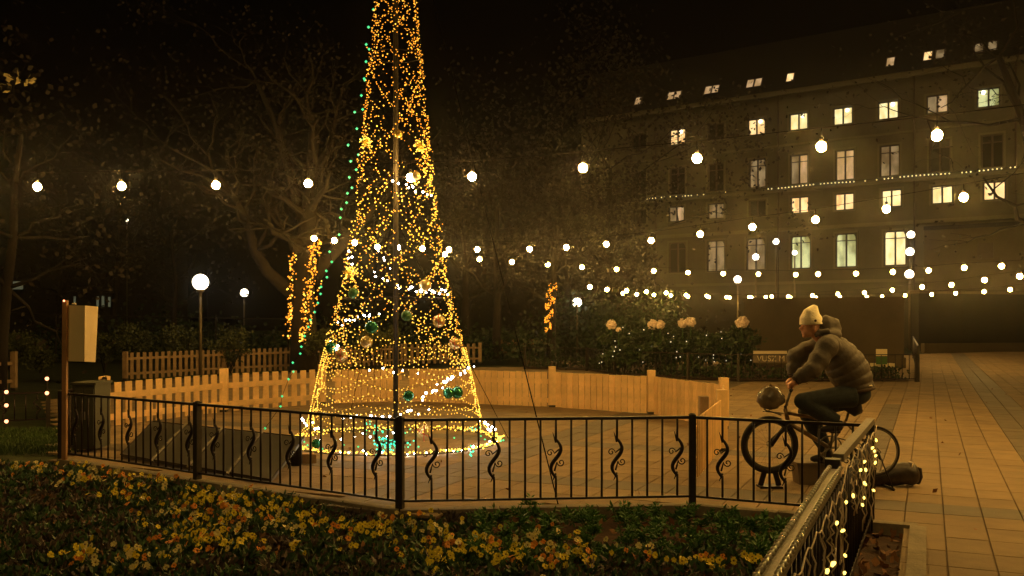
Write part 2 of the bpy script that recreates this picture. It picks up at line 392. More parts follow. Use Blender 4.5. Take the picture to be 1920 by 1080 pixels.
# near railing with beaded rope light and icicle lights
def rail_seg(a, bb, root, wd=.085, ht=.045):
    q = MB(); q.beam(a, bb, wd, ht); q.build('hand_rail', M['steel'], root)
S1a = atd(1572, 858, 5.63); S1b = FP[4]+Vector((0,0,.822)); S2a = atd(1566, 886, 5.44); S2b = atd(1447, 1080, 3.24)
S2a.z = S2b.z = .76; d2 = (S2b-S2a).normalized(); S2c = S2a + d2*4.2; S1a.z = .82
rr = thing('hand_railing', 'near steel railing running towards the viewer, hung with icicle lights', 'railing', (S1b.x,S1b.y,0))
rail_seg(S1b, S1a, rr, .062); rail_seg(S2a, S2c, rr, .062)
q = MB(); q.box((S2a.x+.015,S2a.y+.08,.38), (.085,.085,.9), -TH); q.build('post', M['ironpost'], rr)
q = MB(); q.box((S2c.x,S2c.y,.33), (.08,.08,.8), -TH); q.build('post', M['ironpost'], rr)
q = MB(); dd = (S1b-S2c); q.beam(Vector((S1b.x,S1b.y,.06)), Vector((S2c.x,S2c.y,.06)), .035, .02); q.build('bottom_rail', M['iron'], rr)
Lr = (Vector((S1b.x,S1b.y,0))-Vector((S2c.x,S2c.y,0))).length; dr = (Vector((S2c.x,S2c.y,0))-Vector((S1b.x,S1b.y,0))).normalized()
for k in range(1, int(Lr/.13)):
    inst('baluster', me_bal, rr, dr*(k*.13)+Vector((0,0,.06)), scale=(1,1,.97))
# rope light : beads along both edges of the near rail
rl = thing('rope_light', 'clear beaded rope light lying along the top of the near railing', 'rope light', S2a)
side = Vector((d2.y, -d2.x, 0))
for s_ in (-1, 1):
    q = MB()
    a0 = S2a + side*s_*.031 + Vector((0,0,.031)); n_ = int(4.1/.065)
    q.tube([a0, a0+d2*4.1], .006, 6)
    for k in range(n_):
        q.ball(a0 + d2*(k*.065), (.016,.016,.013), 6, 4)
    q.build('beaded_tube', M['bead'], rl, True, kind='stuff')
ic = thing('icicle_lights', 'tangle of pale cables with warm glowing bulbs hanging from the near railing', 'icicle lights', (S1b.x,S1b.y,.8))
rnd = random.Random(11); main = MB(); nb = 0
pts = []
rail_pts = []
for t in range(0, 60):
    s_ = t/59*6.2
    base = S1b + (S1a-S1b).normalized()*s_ if s_ < (S1a-S1b).length else S2a + d2*(s_-(S1a-S1b).length)
    base = Vector(base) - side*0 + Vector((dr.y*-1, dr.x, 0))*0
    rail_pts.append(base + V*.048 + Vector((0,0,-.03-.05*abs(math.sin(t*.9))+rnd.uniform(-.015,.01))))
main.tube(rail_pts, .0042, 5); main.build('cable', M['cable'], ic, True)
qb = MB(); qb.ball((0,0,0), (.0095,.0095,.015), 6, 5); me_ib = meshof(qb, 'bulb', M['ice'], True)
for t in range(1, 59):
    if rnd.random() < .38: continue
    q = MB(); p = rail_pts[t].copy(); ln = rnd.choice([.28,.42,.55,.62,.36]); L_ = [p.copy()]; st = 14
    ph = rnd.random()*6; amp = rnd.uniform(.02,.06)
    for k in range(1, st+1):
        L_.append(Vector((p.x + dr.x*math.sin(ph+k*.7)*amp, p.y + dr.y*math.sin(ph+k*.7)*amp + 0, p.z - ln*k/st)) + V*(.012+rnd.uniform(-.012,.012)))
    q.tube(L_, .0042, 5)
    if rnd.random() < .5:
        m_ = L_[rnd.randint(3,9)]; q.tube([m_, m_+dr*.05+Vector((0,0,-.03)), m_+dr*.09+Vector((0,0,-.02))], .003, 4)
    q.build('drop_cable', M['cable'], ic, True)
    for k in range(3, st+1, rnd.choice([4,5,6])):
        if rnd.random() < .45:
            inst('bulb', me_ib, ic, L_[k]+V*.008-Vector((S1b.x,S1b.y,.8)), rnd.random()*3, rot=(rnd.uniform(-.9,.9),rnd.uniform(-.9,.9),0))

# ================================================================== TIMBER FENCES
def picket_fence(name, label, pts, H, pw, gap, rails, mm, postH, postW=.09, th=.02, posts=None, backing=False, foot=.0):
    root = thing(name, label, 'fence', pts[0])
    q = MB(); q.box((0,0,(H+foot)/2), (pw,th,H-foot))
    me = meshof(q, 'picket', M[mm])
    for i, p in enumerate(pts):
        if posts is None or i in posts:
            q = MB(); q.box((p.x,p.y,postH/2+.02), (postW,postW,postH-.04), rnd.uniform(-.1,.1)); q.build('post', M[mm], root)
            q = MB(); q.box((p.x,p.y,.005), (postW*.9,postW*.9,.07)); q.build('post_foot', M['ironpost'], root)
    for i, (a, bb) in enumerate(zip(pts, pts[1:])):
        d = bb-a; L = d.length; d.normalize(); rz = math.atan2(d.y, d.x); nrm = Vector((-d.y, d.x, 0))
        if nrm.y < 0: nrm = -nrm
        sgn = -1 if backing else 1
        e = postW*.55
        for (zc, hh) in rails:
            q = MB(); off = nrm*(-.022*sgn); q.beam(a+d*e+off+Vector((0,0,zc)), bb-d*e+off+Vector((0,0,zc)), .022, hh); q.build('rail', M[mm], root)
        nn = int((L-2*e)/(pw+gap))
        st = (L-2*e-nn*(pw+gap)+gap)/2+e
        for k in range(nn):
            loc = a-pts[0] + d*(st+k*(pw+gap)+pw/2) + Vector((0,0,rnd.uniform(-.006,.006)))
            inst('picket', me, root, loc, rz+rnd.uniform(-.012,.012))
    return root
def G(px, py): v = gnd(px, py); v.z = 0; return v
encl = [G(196,800), G(420,772), G(604,757)]
picket_fence('picket_fence', 'pale timber fence with broad rails and square gaps behind the tilted dark panels', encl, .68, .125, .085, [(.47,.10),(.14,.10)], 'wood', .78, .13)
encr = [G(604,757)+Vector((.12,.05,0)), G(760,752), G(1035,763), G(1221,776), G(1357,803), G(1353,845)]
picket_fence('picket_fence', 'pale close-boarded timber fence curving behind the light tree to the right', encr, .66, .115, .016, [(.48,.09),(.12,.09)], 'wood', .77, .13, backing=True, posts=[2,3,4,5])
qz = thing('timber_gate', 'short open timber gate leaf at the right end of the pale board fence', 'gate', G(1330,872))
ga, gb = G(1351,850), G(1306,908); dg = (gb-ga); Lg = dg.length; dg.normalize(); rzg = math.atan2(dg.y, dg.x)
q = MB(); q.box((0,0,.36), (.075,.018,.60)); me = meshof(q, 'board', M['wood'])
for k in range(int(Lg/.125)): inst('board', me, qz, ga-ORG[qz]+dg*(k*.125+.05), rzg)
for zc in (.2,.52): q = MB(); q.beam(ga-Vector((.035,-.01,-zc)), gb-Vector((.035,-.01,-zc)), .022, .07); q.build('rail', M['wood'], qz)
q = MB(); gq = G(1319,868); q.box((gq.x,gq.y,.385), (.10,.10,.77)); q.build('post', M['woodd'], qz)
q = MB(); q.beam(ga-Vector((.058,0,-.2)), gb-Vector((.058,0,-.52)), .02, .06); q.build('brace', M['wood'], qz)
# weathered picket fence behind
back = [G(235,712), G(420,700), G(612,690)]
picket_fence('picket_fence', 'weathered picket fence with open gaps behind the tree of lights on the left', back, .74, .11, .10, [(.58,.07),(.16,.07)], 'woodd', .78, .12)
picket_fence('picket_fence', 'short weathered picket fence behind the light tree, right of the wrapped trunk', [G(612,690)+Vector((.2,.1,0)), G(760,682), G(900,680)], .74, .11, .11, [(.58,.07),(.16,.07)], 'woodd', .78, .12)
picket_fence('picket_fence', 'dim short picket fence at the far left edge of the square', [G(-40,735), G(26,730)], .85, .13, .09, [(.62,.08),(.2,.08)], 'woodd', .9, .12)
picket_fence('picket_fence', 'distant low picket fence left of the globe lamp by the right trees', [atd(940,668,41)*1.0, atd(1040,664,44)], .72, .1, .09, [(.55,.07),(.16,.07)], 'woodd', .78, .12)
picket_fence('picket_fence', 'distant low picket fence directly behind the globe lamp', [atd(1064,655,48), atd(1130,655,48)], .75, .1, .09, [(.55,.07),(.16,.07)], 'woodd', .78, .12)
# far iron fence round the hedge
hf = [G(984,692), G(1100,695), G(1153,704), G(1290,712), G(1384,716), G(1560,716), G(1718,716)]
iron_fence('iron_fence', 'low black iron fence in front of the hedge with pale blooms', hf, H=.74, scroll=0, sp=.19)
iron_fence('iron_fence', 'black iron fence turning back beside the dark wall at the right', [G(1718,716)+Vector((.1,.1,0)), G(1712,672)], H=.95, scroll=0, sp=.25)

# ================================================================== TILTED PANELS
pc = [gnd(225,852,.05), gnd(510,900,.05), gnd(572,820,.30), gnd(285,790,.30)]
sp = thing('solar_panels', 'four dark glass panels tilted low on the paving behind the fence', 'panels', (pc[0].x,pc[0].y,0))
nrm = (pc[1]-pc[0]).cross(pc[3]-pc[0]).normalized()
for k in range(4):
    a0, a1 = k/4+.006, (k+1)/4-.006
    c0 = lerp(pc[0],pc[1],a0); c1 = lerp(pc[0],pc[1],a1); c2 = lerp(pc[3],pc[2],a1); c3 = lerp(pc[3],pc[2],a0)
    q = MB(); t_ = nrm*.03
    q.add([c0,c1,c2,c3,c0-t_,c1-t_,c2-t_,c3-t_], [(0,1,2,3),(7,6,5,4),(0,4,5,1),(1,5,6,2),(2,6,7,3),(3,7,4,0)])
    o = q.build('panel', M['solar'], sp)
    q = MB()
    for aa, bb in ((c0,c1),(c1,c2),(c2,c3),(c3,c0)): q.beam(aa+nrm*.002, bb+nrm*.002, .012, .014)
    q.build('panel_frame', M['iron'], o)
    q = MB()
    for _ in range(4):
        p = lerp(lerp(c0,c1,rnd.uniform(.1,.9)), lerp(c3,c2,rnd.uniform(.1,.9)), rnd.uniform(.1,.9)) + nrm*.004; q.octa(p, .006)
    q.build('pale_dots', M['bead'], o, kind='stuff')  # small pale dots scattered at random over each panel
for k in range(1,4):
    q = MB(); q.beam(lerp(pc[0],pc[1],k/4)+nrm*.018-(pc[3]-pc[0])*.06, lerp(pc[3],pc[2],k/4)+nrm*.018, .022, .02, up=nrm); q.build('clamp_bar', M['steel'], sp)
for f_ in (.04,.5,.97):
    e = lerp(pc[3],pc[2],f_)*1.0; e = e + (lerp(pc[0],pc[1],f_)-e)*.12
    q = MB(); q.box((e.x, e.y, .12), (.10,.16,.24)); q.build('leg', M['black'], sp)
t = thing('wooden_block', 'small wooden block lying beside the tilted panels under the light tree', 'block', G(575,868))
q = MB(); q.box((0,0,.05), (.22,.12,.10), .2); q.build('block', M['woodd'], t, local=True); q = MB(); q.box((.01,0,.106), (.15,.09,.012), .2); q.build('lid', M['wood'], t, local=True)

# ================================================================== BLANK BOARD, CABINET
bp_ = Vector((FP[0].x+.02, FP[0].y-.12, 0)); db = bp_.y
def onb(px, py, dd=0): return atd(px, py, db+dd)
t = thing('notice_board', 'blank cream folded board on a timber post at the left fence corner', 'board', bp_)
q = MB(); q.beam(onb(121,862), onb(122.5,563), .05, .05, up=(0,1,0)); q.build('post', M['rust'], t)
q = MB(); a, b2, c = onb(126,572,.02), onb(158,573,-.03), onb(182,575,.22); a1, b1, c1 = onb(121,677,.02), onb(157,678,-.03), onb(177,679,.22)
th_ = Vector((0,.03,0))
q.add([a,b2,b1,a1,a+th_,b2+th_,b1+th_,a1+th_], [(0,1,2,3),(7,6,5,4),(0,4,5,1),(2,6,7,3),(3,7,4,0)]); q.build('front_panel', M['cream'], t)
q = MB(); e = Vector((.008,0,0)); q.add([b2+e,c,c1,b1+e,b2+e+th_,c+th_,c1+th_,b1+e+th_], [(0,1,2,3),(7,6,5,4),(0,4,5,1),(1,5,6,2),(2,6,7,3)]); q.build('side_panel', M['creamd'], t)
q = MB(); q.ball(onb(120,564,-.03), .012, 6, 5); q.build('tip_light', M['redl'], t)
q = MB(); q.ball(onb(139,570), (.03,.03,.012), 8, 4); q.build('cap', M['cream'], t)
t = thing('utility_cabinet', 'grey green utility cabinet standing below the blank cream board', 'cabinet', (onb(160,700).x, db+.75, 0))
ca = atd(134,700,db+.7); cb = atd(176,700,db+.7); wc = cb.x-ca.x
q = MB(); q.box(((ca.x+cb.x)/2, db+.95, .44), (wc,.45,.80)); q.build('body', M['cab'], t)
q = MB(); q.box(((ca.x+cb.x)/2, db+.95, .855), (wc+.04,.49,.03)); q.build('lid', M['cab'], t)
for k in range(2): q = MB(); q.box((lerp(ca.x,cb.x,.26+.48*k), db+.718, .44), (wc*.44,.015,.70)); o = q.build('door', M['cab'], t); q = MB(); q.box((lerp(ca.x,cb.x,.42+.16*k), db+.70, .46), (.012,.02,.10)); q.build('handle', M['steel'], o)

# ================================================================== TREE OF LIGHTS
TX, TY = (742-960)/F*12.55, 12.55
PROF = [(0,1.22),(.43,1.10),(1.0,.98),(1.5,.86),(1.94,.74),(2.73,.60),(3.48,.51),(4.5,.40),(5.95,.27),(8.6,.02)]
def rc(z): return interp(PROF, z)
def cp(z, a, k=1.0): return Vector((TX+rc(z)*k*math.cos(a), TY+rc(z)*k*math.sin(a), z))
def cone_px(px, py, k=1.02):
    z = CH-(py-HZ)*TY/F
    for _ in range(4):
        r = rc(z)*k; x = (px-960)/F*TY - TX; x = max(-r*.99, min(r*.99, x)); dd = TY-math.sqrt(max(r*r-x*x,0)); z = max(.02, CH-(py-HZ)*dd/F)
    return Vector(((px-960)/F*dd, dd, z))
lt = thing('light_tree', 'tall cone shaped tree made of yellow light strings around a pole', 'light tree', (TX,TY,0))
q = MB(); q.tube([(TX,TY,0),(TX,TY,8.7)], .035, 8); q.build('pole', M['ironpost'], lt, True)
q = MB(); q.tube([(TX,TY,0),(TX,TY,.03)], .2, 16); q.build('base_plate', M['ironpost'], lt)
for (x0,y0) in ((985,660),(470,0)):
    pass
q = MB(); ring = [Vector((TX+1.40*math.cos(a*.1309), TY+1.40*math.sin(a*.1309), .03)) for a in range(49)]; q.tube(ring, .008, 5, cap=False); q.build('base_hoop', M['ironpost'], lt, True)
for zz in (1.94, 3.5, 5.2, 6.9):
    q = MB(); q.tube([cp(zz, a*.2618, .97) for a in range(25)], .006, 5, cap=False); q.build('hoop', M['iron'], lt, True)
rnd = random.Random(5)
yb = MB(); ab = MB(); hb = MB(); wires = MB()
for s_ in range(21):                             # zigzag strands on the cone
    a = s_*6.2832/21 + rnd.uniform(-.1,.1); z = 8.4; pts = []; da = rnd.choice([-1,1]); run = rnd.uniform(.2,.5)
    while z > 1.02:
        z -= rnd.uniform(.020,.045)*(1.0 if z < 3 else 1.25); r = rc(z); a += da*rnd.uniform(.015,.05)/max(r,.2)
        run -= .05
        if run < 0: da = -da if rnd.random() < .8 else da; run = rnd.uniform(.2,.9)
        p = cp(z, a, rnd.uniform(.97,1.04)); pts.append(p)
        p = p + Vector((rnd.gauss(0,.014),rnd.gauss(0,.014),rnd.gauss(0,.014)))
        if rnd.random() < .86:
            mb = ab if (z > 3.6 and rnd.random() < .7) or rnd.random() < .35 else yb
            mb.octa(p, rnd.choice([.007,.009,.010,.012]))
    wires.tube(pts[::4], .0016, 3)
for zz, sag, nseg, ph in ((.26,.05,8,0),(.36,.07,8,.8),(.52,.10,8,0),(.68,.11,8,.8),(.84,.12,7,.3),(1.0,.13,7,1.1),(1.16,.14,7,.3),(1.32,.15,6,1.4),(1.5,.2,4,.9),(1.85,.25,4,.1),(2.25,.25,3,.6)):
    n_ = int(6.283*rc(zz)/.066); pts = []
    for k in range(n_+1):
        a = 6.2832*k/n_; z = zz + .06 - sag*abs(math.sin(a*nseg/2+ph)) + rnd.uniform(-.004,.004)
        p = cp(z, a, 1.0+rnd.uniform(-.006,.008)); pts.append(p); yb.octa(p, rnd.uniform(.008,.0115)) if rnd.random() < .95 else None
    wires.tube(pts[::3], .0016, 3)
for rr_, n_, zz in ((1.40, 230, .045),(1.34,90,.03)):
    for k in range(n_):
        a = 6.2832*k/n_; p = Vector((TX+rr_*math.cos(a)+rnd.uniform(-.02,.02), TY+rr_*math.sin(a)+rnd.uniform(-.02,.02), zz+rnd.uniform(0,.03))); (hb if rnd.random()<.6 else yb).octa(p, rnd.uniform(.010,.016))
for s_ in (.12,2.98,3.3,6.1):                              # struts: zigzag ropes rising from the hoop
    a = s_; prev = Vector((TX+1.40*math.cos(a),TY+1.40*math.sin(a),.04))
    for (z, da) in ((.22,-.08),(.42,.09),(.45,-.06),(.70,.08),(.72,-.05),(1.0,.07),(1.3,-.03)):
        q_ = cp(z, a+da, 1.03); n_ = max(3, int((q_-prev).length/.028))
        for k in range(n_):
            (hb if rnd.random()<.45 else yb).octa(lerp(prev,q_,k/n_)+Vector((rnd.uniform(-.004,.004),0,rnd.uniform(-.004,.004))), rnd.uniform(.008,.0115))
        prev = q_
    wires.tube([prev, cp(3.0,a), cp(6,a), cp(8.5,a)], .002, 3)
# rope piece lying on the ground at the right
p0, p1 = gnd(906,842,.02), gnd(945,818,.02)
for k in range(26): hb.octa(lerp(p0,p1,k/25)+Vector((rnd.uniform(-.01,.01),rnd.uniform(-.01,.01),.01)), .014)
yb.build('yellow_bulbs', M['yel'], lt, kind='stuff'); ab.build('amber_bulbs', M['amb'], lt, kind='stuff'); hb.build('bright_yellow_bulbs', M['yelhot'], lt, kind='stuff')
wires.build('light_wires', M['wire'], lt, kind='stuff')
wb = MB()  # some rows near the ground are added to brighten the paving inside the hoop
for (x0,y0,x1,y1,n_,sz) in ((698,512,765,545,7,.012),(772,541,836,548,15,.015),(635,608,690,594,11,.014),(690,594,705,586,3,.012),(618,640,640,662,6,.016),(790,746,884,690,20,.016),(640,785,800,772,13,.017),(560,782,600,806,9,.018),(900,792,928,808,7,.018),(740,342,806,368,9,.016),(700,465,735,500,5,.011),(655,470,660,500,5,.016),(690,690,780,700,5,.013),(880,845,930,828,6,.017),(640,846,870,850,14,.014),(600,822,760,812,9,.014)):
    for k in range(n_):
        t_ = k/max(1,n_-1); p = cone_px(lerp(x0,x1,t_)+rnd.uniform(-6,6), lerp(y0,y1,t_)+rnd.uniform(-5,5), 1.04); wb.octa(p, sz*rnd.uniform(.6,1.1))
wb.build('white_bulbs', M['wht'], lt, kind='stuff')
tb = MB(); gb_ = MB()
for k in range(80):
    p = gnd(730+rnd.gauss(0,17), 830+rnd.gauss(0,10), .03); tb.octa(p, rnd.uniform(.010,.018))
for (x0,y0,x1,y1,n_) in ((690,792,720,815,12),(735,822,700,845,8),(870,800,905,806,10),(905,845,880,852,5)):
    for k in range(n_): t_=rnd.random(); tb.octa(gnd(lerp(x0,x1,t_)+rnd.uniform(-5,5), max(790,lerp(y0,y1,t_)+rnd.uniform(-4,4)), .03), .013)
tb.build('teal_bulbs', M['teal'], lt, kind='stuff')
for k in range(34):
    a = rnd.uniform(0,6.283); rr_ = rnd.choice([1.2,1.42,1.45,.8]); gb_.octa((TX+rr_*math.cos(a), TY+rr_*math.sin(a), .04), .015)
gb_.build('green_bulbs', M['grn'], lt, kind='stuff')
# guy wires
for nm, top, bot in (('a', (TX,TY,8.0), gnd(1047,948,0)), ('b', (TX,TY,3.0), gnd(953,822,0)), ('c', (TX,TY,3.2), G(640,800)+Vector((0,.6,0)))):
    q = MB(); q.tube([top, bot], .006 if nm=='a' else .004, 4); q.build('guy_wire', M['wire'], lt)
gs = thing('green_light_string', 'string of green bulbs slanting from the light tree down to the ground at its left', 'light string', gnd(497,803))
gp = [(700,18),(692,92),(684,150),(680,205),(677,262),(672,290),(668,318),(660,352),(650,380),(640,392),(638,408),(636,440),(618,472),(622,491),(612,508),(613,520),(602,538),(601,551),(596,568),(590,585),(582,600),(578,613),(571,630),(565,650),(563,663),(549,680),(550,697),(541,711),(529,743),(526,762),(497,803)]
G0 = gnd(497,803,.02); G1 = Vector((TX-.1,TY,6.1)); wl = []
q = MB(); q.octa((0,0,0), .021); me = meshof(q, 'bulb', M['grn'])
for (px,py) in gp:
    t_ = (803-py)/(803-18); dd = lerp(G0.y, TY, t_); p = atd(px, py, dd); wl.append(p); inst('bulb', me, gs, p-ORG[gs])
for k in range(2,24,2):
    inst('bulb', me, gs, lerp(wl[0],wl[9],k/24)+Vector((rnd.uniform(-.05,.05),0,0))-ORG[gs])
q = MB(); q.tube(wl, .003, 4); q.build('cable', M['wire'], gs)
# baubles
bb_ = [(663,550,.075,'bfaint','faded olive bauble high on the left of the light tree'),(762,592,.068,'bfaint','faded olive bauble just right of the pole of the light tree'),
(697,614,.085,'bgreen','glossy dark green bauble left of the pole, above the cream one'),(687,641,.078,'bcream','plain cream bauble below the dark green one, left of the pole'),
(797,535,.080,'bcream','cream bauble beside the row of white bulbs on the right'),(823,602,.083,'stripe','striped cream bauble on the right side of the light tree'),
(853,644,.078,'stripe','lower striped cream bauble at the right edge of the light tree'),(622,652,.080,'bgreen','dark green bauble at the left edge of the light tree'),
(640,666,.082,'stripe','striped gold bauble at the left edge beside a green one'),(766,742,.068,'bgreen','small green bauble low down just right of the pole'),
(841,737,.070,'bgreen','left one of two green baubles touching, low on the right'),(857,736,.078,'bgreen','right one of two green baubles touching, low on the right'),
(796,812,.10,'stripe','large pale bauble hanging just above the ground behind the fence'),(593,832,.06,'bgreen','small green bauble near the ground at the left of the light tree'),
(747,251,.055,'bgold','small gold bauble highest on the light tree, in its middle'),(780,330,.06,'bcream','pale bauble beside the brightest bulb crossing the light tree')]
for (px,py,r_,kd,lab) in bb_:
    p = cone_px(px, py, 1.06)
    if py > 800: p = gnd(px, 838, .10) + Vector((0,0,.0)); p = atd(px, py, TY-.9)
    t = thing('bauble', lab, 'bauble', p)
    q = MB(); q.ball((0,0,0), r_, 16, 10); q.build('ball', M['bgold' if kd=='bgold' else ('bcream' if kd=='stripe' else kd)], t, True, local=True)
    q = MB(); q.tube([(0,0,r_*.95),(0,0,r_*1.18)], r_*.2, 8); q.build('cap', M['bgold'], t, local=True)
    q = MB(); q.tube([(0,0,r_*1.18),(0,0,r_*1.9)], .002, 3); q.build('hook', M['wire'], t, local=True)
    if kd == 'stripe':
        for k in range(2):
            q = MB(); tl = Matrix.Rotation(.5+k*1.1, 3, 'Y'); q.tube([tl @ Vector((math.cos(a*.2618)*r_*1.01, math.sin(a*.2618)*r_*1.01, 0)) for a in range(25)], r_*.07, 5, cap=False); q.build('stripe', M['bred'], t, True, local=True)
def star(px, py, sz, lab):
    p = cone_px(px, py, 1.06); t = thing('star_ornament', lab, 'star', p)
    q = MB(); vs = []
    for k in range(10):
        a = k*math.pi/5+math.pi/2; rr_ = sz if k%2==0 else sz*.45; vs.append((rr_*math.cos(a), 0, rr_*math.sin(a)))
    vs += [(0,-sz*.35,0),(0,sz*.35,0)]
    q.add(vs, [(k,(k+1)%10,10) for k in range(10)]+[((k+1)%10,k,11) for k in range(10)]); q.build('star', M['bgold'], t, local=True)
    q = MB()
    for k in range(22):
        a = rnd.random()*6.28; rr_ = sz*rnd.uniform(.5,1.05); q.octa((rr_*math.cos(a), -sz*.2, rr_*math.sin(a)), .009)
    q.build('star_lights', M['yelhot'], t, local=True, kind='stuff')
star(655,513,.11,'gold star on the left edge above the olive bauble'); star(687,268,.09,'gold star at the upper left edge of the light tree'); star(788,275,.09,'gold star at the upper right edge of the light tree')

# ================================================================== BULB STRINGS
def bulbmesh(r_, far=False):
    q = MB(); q.cur = 0; q.ball((0,0,0), r_, 8, 6); q.cur = 1; q.tube([(0,0,r_*.8),(0,0,r_*1.9)], r_*.35, 6)
    return meshof(q, 'bulb', [M['bulbfar' if far else 'bulb'], M['black']], True)
def lamp_string(label, pts, r_, z=3.5, drop=.16, zt=None, sag=.0, ext0=None, ext1=None):
    P = [atz(px, py, z if zt is None else lerp(zt[0], zt[1], i/(len(pts)-1))) for i,(px,py) in enumerate(pts)]
    if ext0: P = [P[0]+(P[0]-P[1])*k+Vector((0,0,.02*k*k)) for k in range(ext0,0,-1)] + P
    if ext1: P = P + [P[-1]+(P[-1]-P[-2])*k+Vector((0,0,.02*k*k)) for k in range(1,ext1+1)]
    t = thing('bulb_string', label, 'string lights', P[0]); me = bulbmesh(r_, P[0].y > 27 or zt is not None)
    for p in P: inst('bulb', me, t, p-P[0])
    q = MB(); q.tube([p+Vector((0,0,drop)) for p in P], .005, 4); q.build('cable', M['wire'], t)
    q = MB()
    for p in P: q.tube([p+Vector((0,0,r_*1.8)), p+Vector((0,0,drop))], .006, 4)
    q.build('drop_wires', M['wire'], t, kind='stuff')
    return P
s1 = [(70,350),(228,349),(405,347),(578,344),(770,333),(885,331),(1093,315),(1307,297),(1540,275),(1757,254)]
lamp_string('nearest string of large glowing bulbs across the whole picture', s1, .055, 3.5, .2, ext0=3, ext1=4)
s2 = [(1807,370),(1662,392),(1529,412),(1411,426),(1313,439),(1221,451),(1137,458),(1062,464),(993,467),(895,468),(842,468),(746,464),(665,455)]
lamp_string('second bulb string climbing from the light tree to the upper right', s2, .064, 3.5, .2, ext0=4)
s3 = [(589,447),(627,451),(708,463),(792,466),(834,477),(899,486),(960,491),(1027,496),(1091,501),(1156,505),(1226,508),(1290,511),(1356,513),(1422,514),(1492,515)]
lamp_string('third bulb string sagging from the wrapped trunk through the middle', s3, .088, zt=(4.1,3.5))
s3b = [(955,467),(1605,513),(1674,510),(1741,507),(1808,502),(1878,499),(1948,495)][1:]
lamp_string('upper bulb string at the right, in front of the three arched windows', [(1534,514)]+s3b, .088, zt=(3.45,3.4))
s4 = [(1912,518),(1846,525),(1784,534),(1729,538),(1673,544),(1621,549),(1571,551),(1523,554),(1478,556),(1436,557),(1405,557),(1362,557),(1325,555),(1286,553),(1249,549),(1212,547),(1175,545),(1138,543),(1106,538)]
lamp_string('far bulb string rising to the right above the dark wall', s4, .088, zt=(3.0,2.95), ext0=1)
s5 = [(1894,543),(1845,547),(1792,550),(1747,552),(1697,554),(1654,556),(1625,557),(1575,557),(1530,558),(1482,558),(1447,556),(1409,558),(1368,558),(1329,557),(1290,556),(1258,554),(1226,553),(1194,552),(1168,550)]
lamp_string('lowest flat bulb string over the dark wall and the hedge', s5, .08, zt=(2.85,2.85), ext0=1)

# ================================================================== GLOBE LAMPS
def globe_lamp(px, py, rpx, d, lab, m='globe', zb=0):
    p = atd(px, py, d); r_ = rpx*d/F; t = thing('globe_lamp', lab, 'street lamp', (p.x,p.y,zb))
    q = MB(); q.ball(p, r_, 14, 10); q.build('globe', M[m], t, True)
    q = MB(); q.tube([(p.x,p.y,zb),(p.x,p.y,p.z-r_*1.1)], .045, 8); q.build('pole', M['pole'], t, True)
    q = MB(); q.tube([(p.x,p.y,p.z-r_*1.25),(p.x,p.y,p.z-r_*.85)], r_*.45, 10); q.build('collar', M['pole'], t, True)
globe_lamp(376,529,15,28,'largest white globe lamp, on a post behind the left picket fence')
globe_lamp(458,549,7.5,58,'small white globe lamp farther off, right of the largest one')
globe_lamp(1082,567,8.5,46,'globe lamp between the wrapped trunk and the hedge with pale blooms')
globe_lamp(1383,524,7,54,'globe lamp just above the middle bulb strings, left of the rider')
globe_lamp(1455,453,5.5,58,'small globe lamp left of the first arched window','globe2')
globe_lamp(1417,482,6,58,'dim yellowish globe lamp below left of the arched windows','globe2')
globe_lamp(1708,440,7,60,'topmost of three globe lamps right of the third arched window')
globe_lamp(1706,472,7.5,56,'middle of three globe lamps right of the third arched window')
globe_lamp(1705,514,8,51,'lowest of three globe lamps right of the third arched window')
globe_lamp(1490,474,4.5,59,'small globe lamp in front of the first arched window','globe2')
globe_lamp(238,413,2.5,80,'tiny distant white lamp above the left trees')

# ================================================================== BIG BUILDING
def dfa(px): return 60/(1-.22*(1920-px)/740)
def fpt(px): d = dfa(px); return Vector(((px-960)/F*d, d, 0))
FO = fpt(1090); FE = fpt(2150); FD = (FE-FO).normalized(); FL = (FE-FO).length
FN = Vector((FD.y, -FD.x, 0)); FN = FN if FN.y < 0 else -FN; FA = math.atan2(FD.y, FD.x)
def sof(px): return (fpt(px)-FO).length
EZ = 18.6
bd = thing('large_building', 'long pale five storey building with many lit windows in the right background', 'building', FO, FA)
WN = []
def win(px, zc, w_, h_, m, kind='cas'): WN.append((sof(px), zc, w_, h_, m, kind))
for px, m in ((1198,'wn'),(1270,'wa'),(1342,'wn'),(1418,'wa'),(1497,'wb'),(1580,'wb'),(1665,'wb'),(1757,'wx'),(1853,'wc'),(1955,'wn'),(2065,'wn')): win(px, 16.25, 1.35, 1.22, m)
for px, m in ((1198,'wn'),(1270,'wn'),(1342,'wn'),(1420,'wd'),(1498,'wx'),(1584,'wx'),(1668,'wd'),(1762,'wn'),(1860,'wn'),(1960,'wn'),(2070,'wn')): win(px, 12.72, 1.3, 2.15, m, 'tall')
for px, m in ((1198,'wn'),(1268,'wx'),(1342,'wd'),(1420,'wn'),(1499,'wa'),(1583,'wa'),(1671,'wb'),(1766,'wb'),(1864,'wa'),(1962,'wn'),(2070,'wn')): win(px, 10.1, 1.32, 1.2, m)
for px, m in ((1198,'wn'),(1270,'wn'),(1342,'wd'),(1417,'wd'),(1501,'wc'),(1586,'wc'),(1678,'wb'),(1770,'wn'),(1872,'wd'),(1970,'wn'),(2080,'wn')): win(px, 6.62, 1.45, 2.4, m, 'arch')
xs = sorted(set([0, FL] + [round(v,4) for (s_,z,w_,h_,_,_) in WN for v in (s_-w_/2, s_+w_/2)]))
zs = sorted(set([-1, EZ] + [round(v,4) for (s_,z,w_,h_,_,_) in WN for v in (z-h_/2, z+h_/2)]))
q = MB()
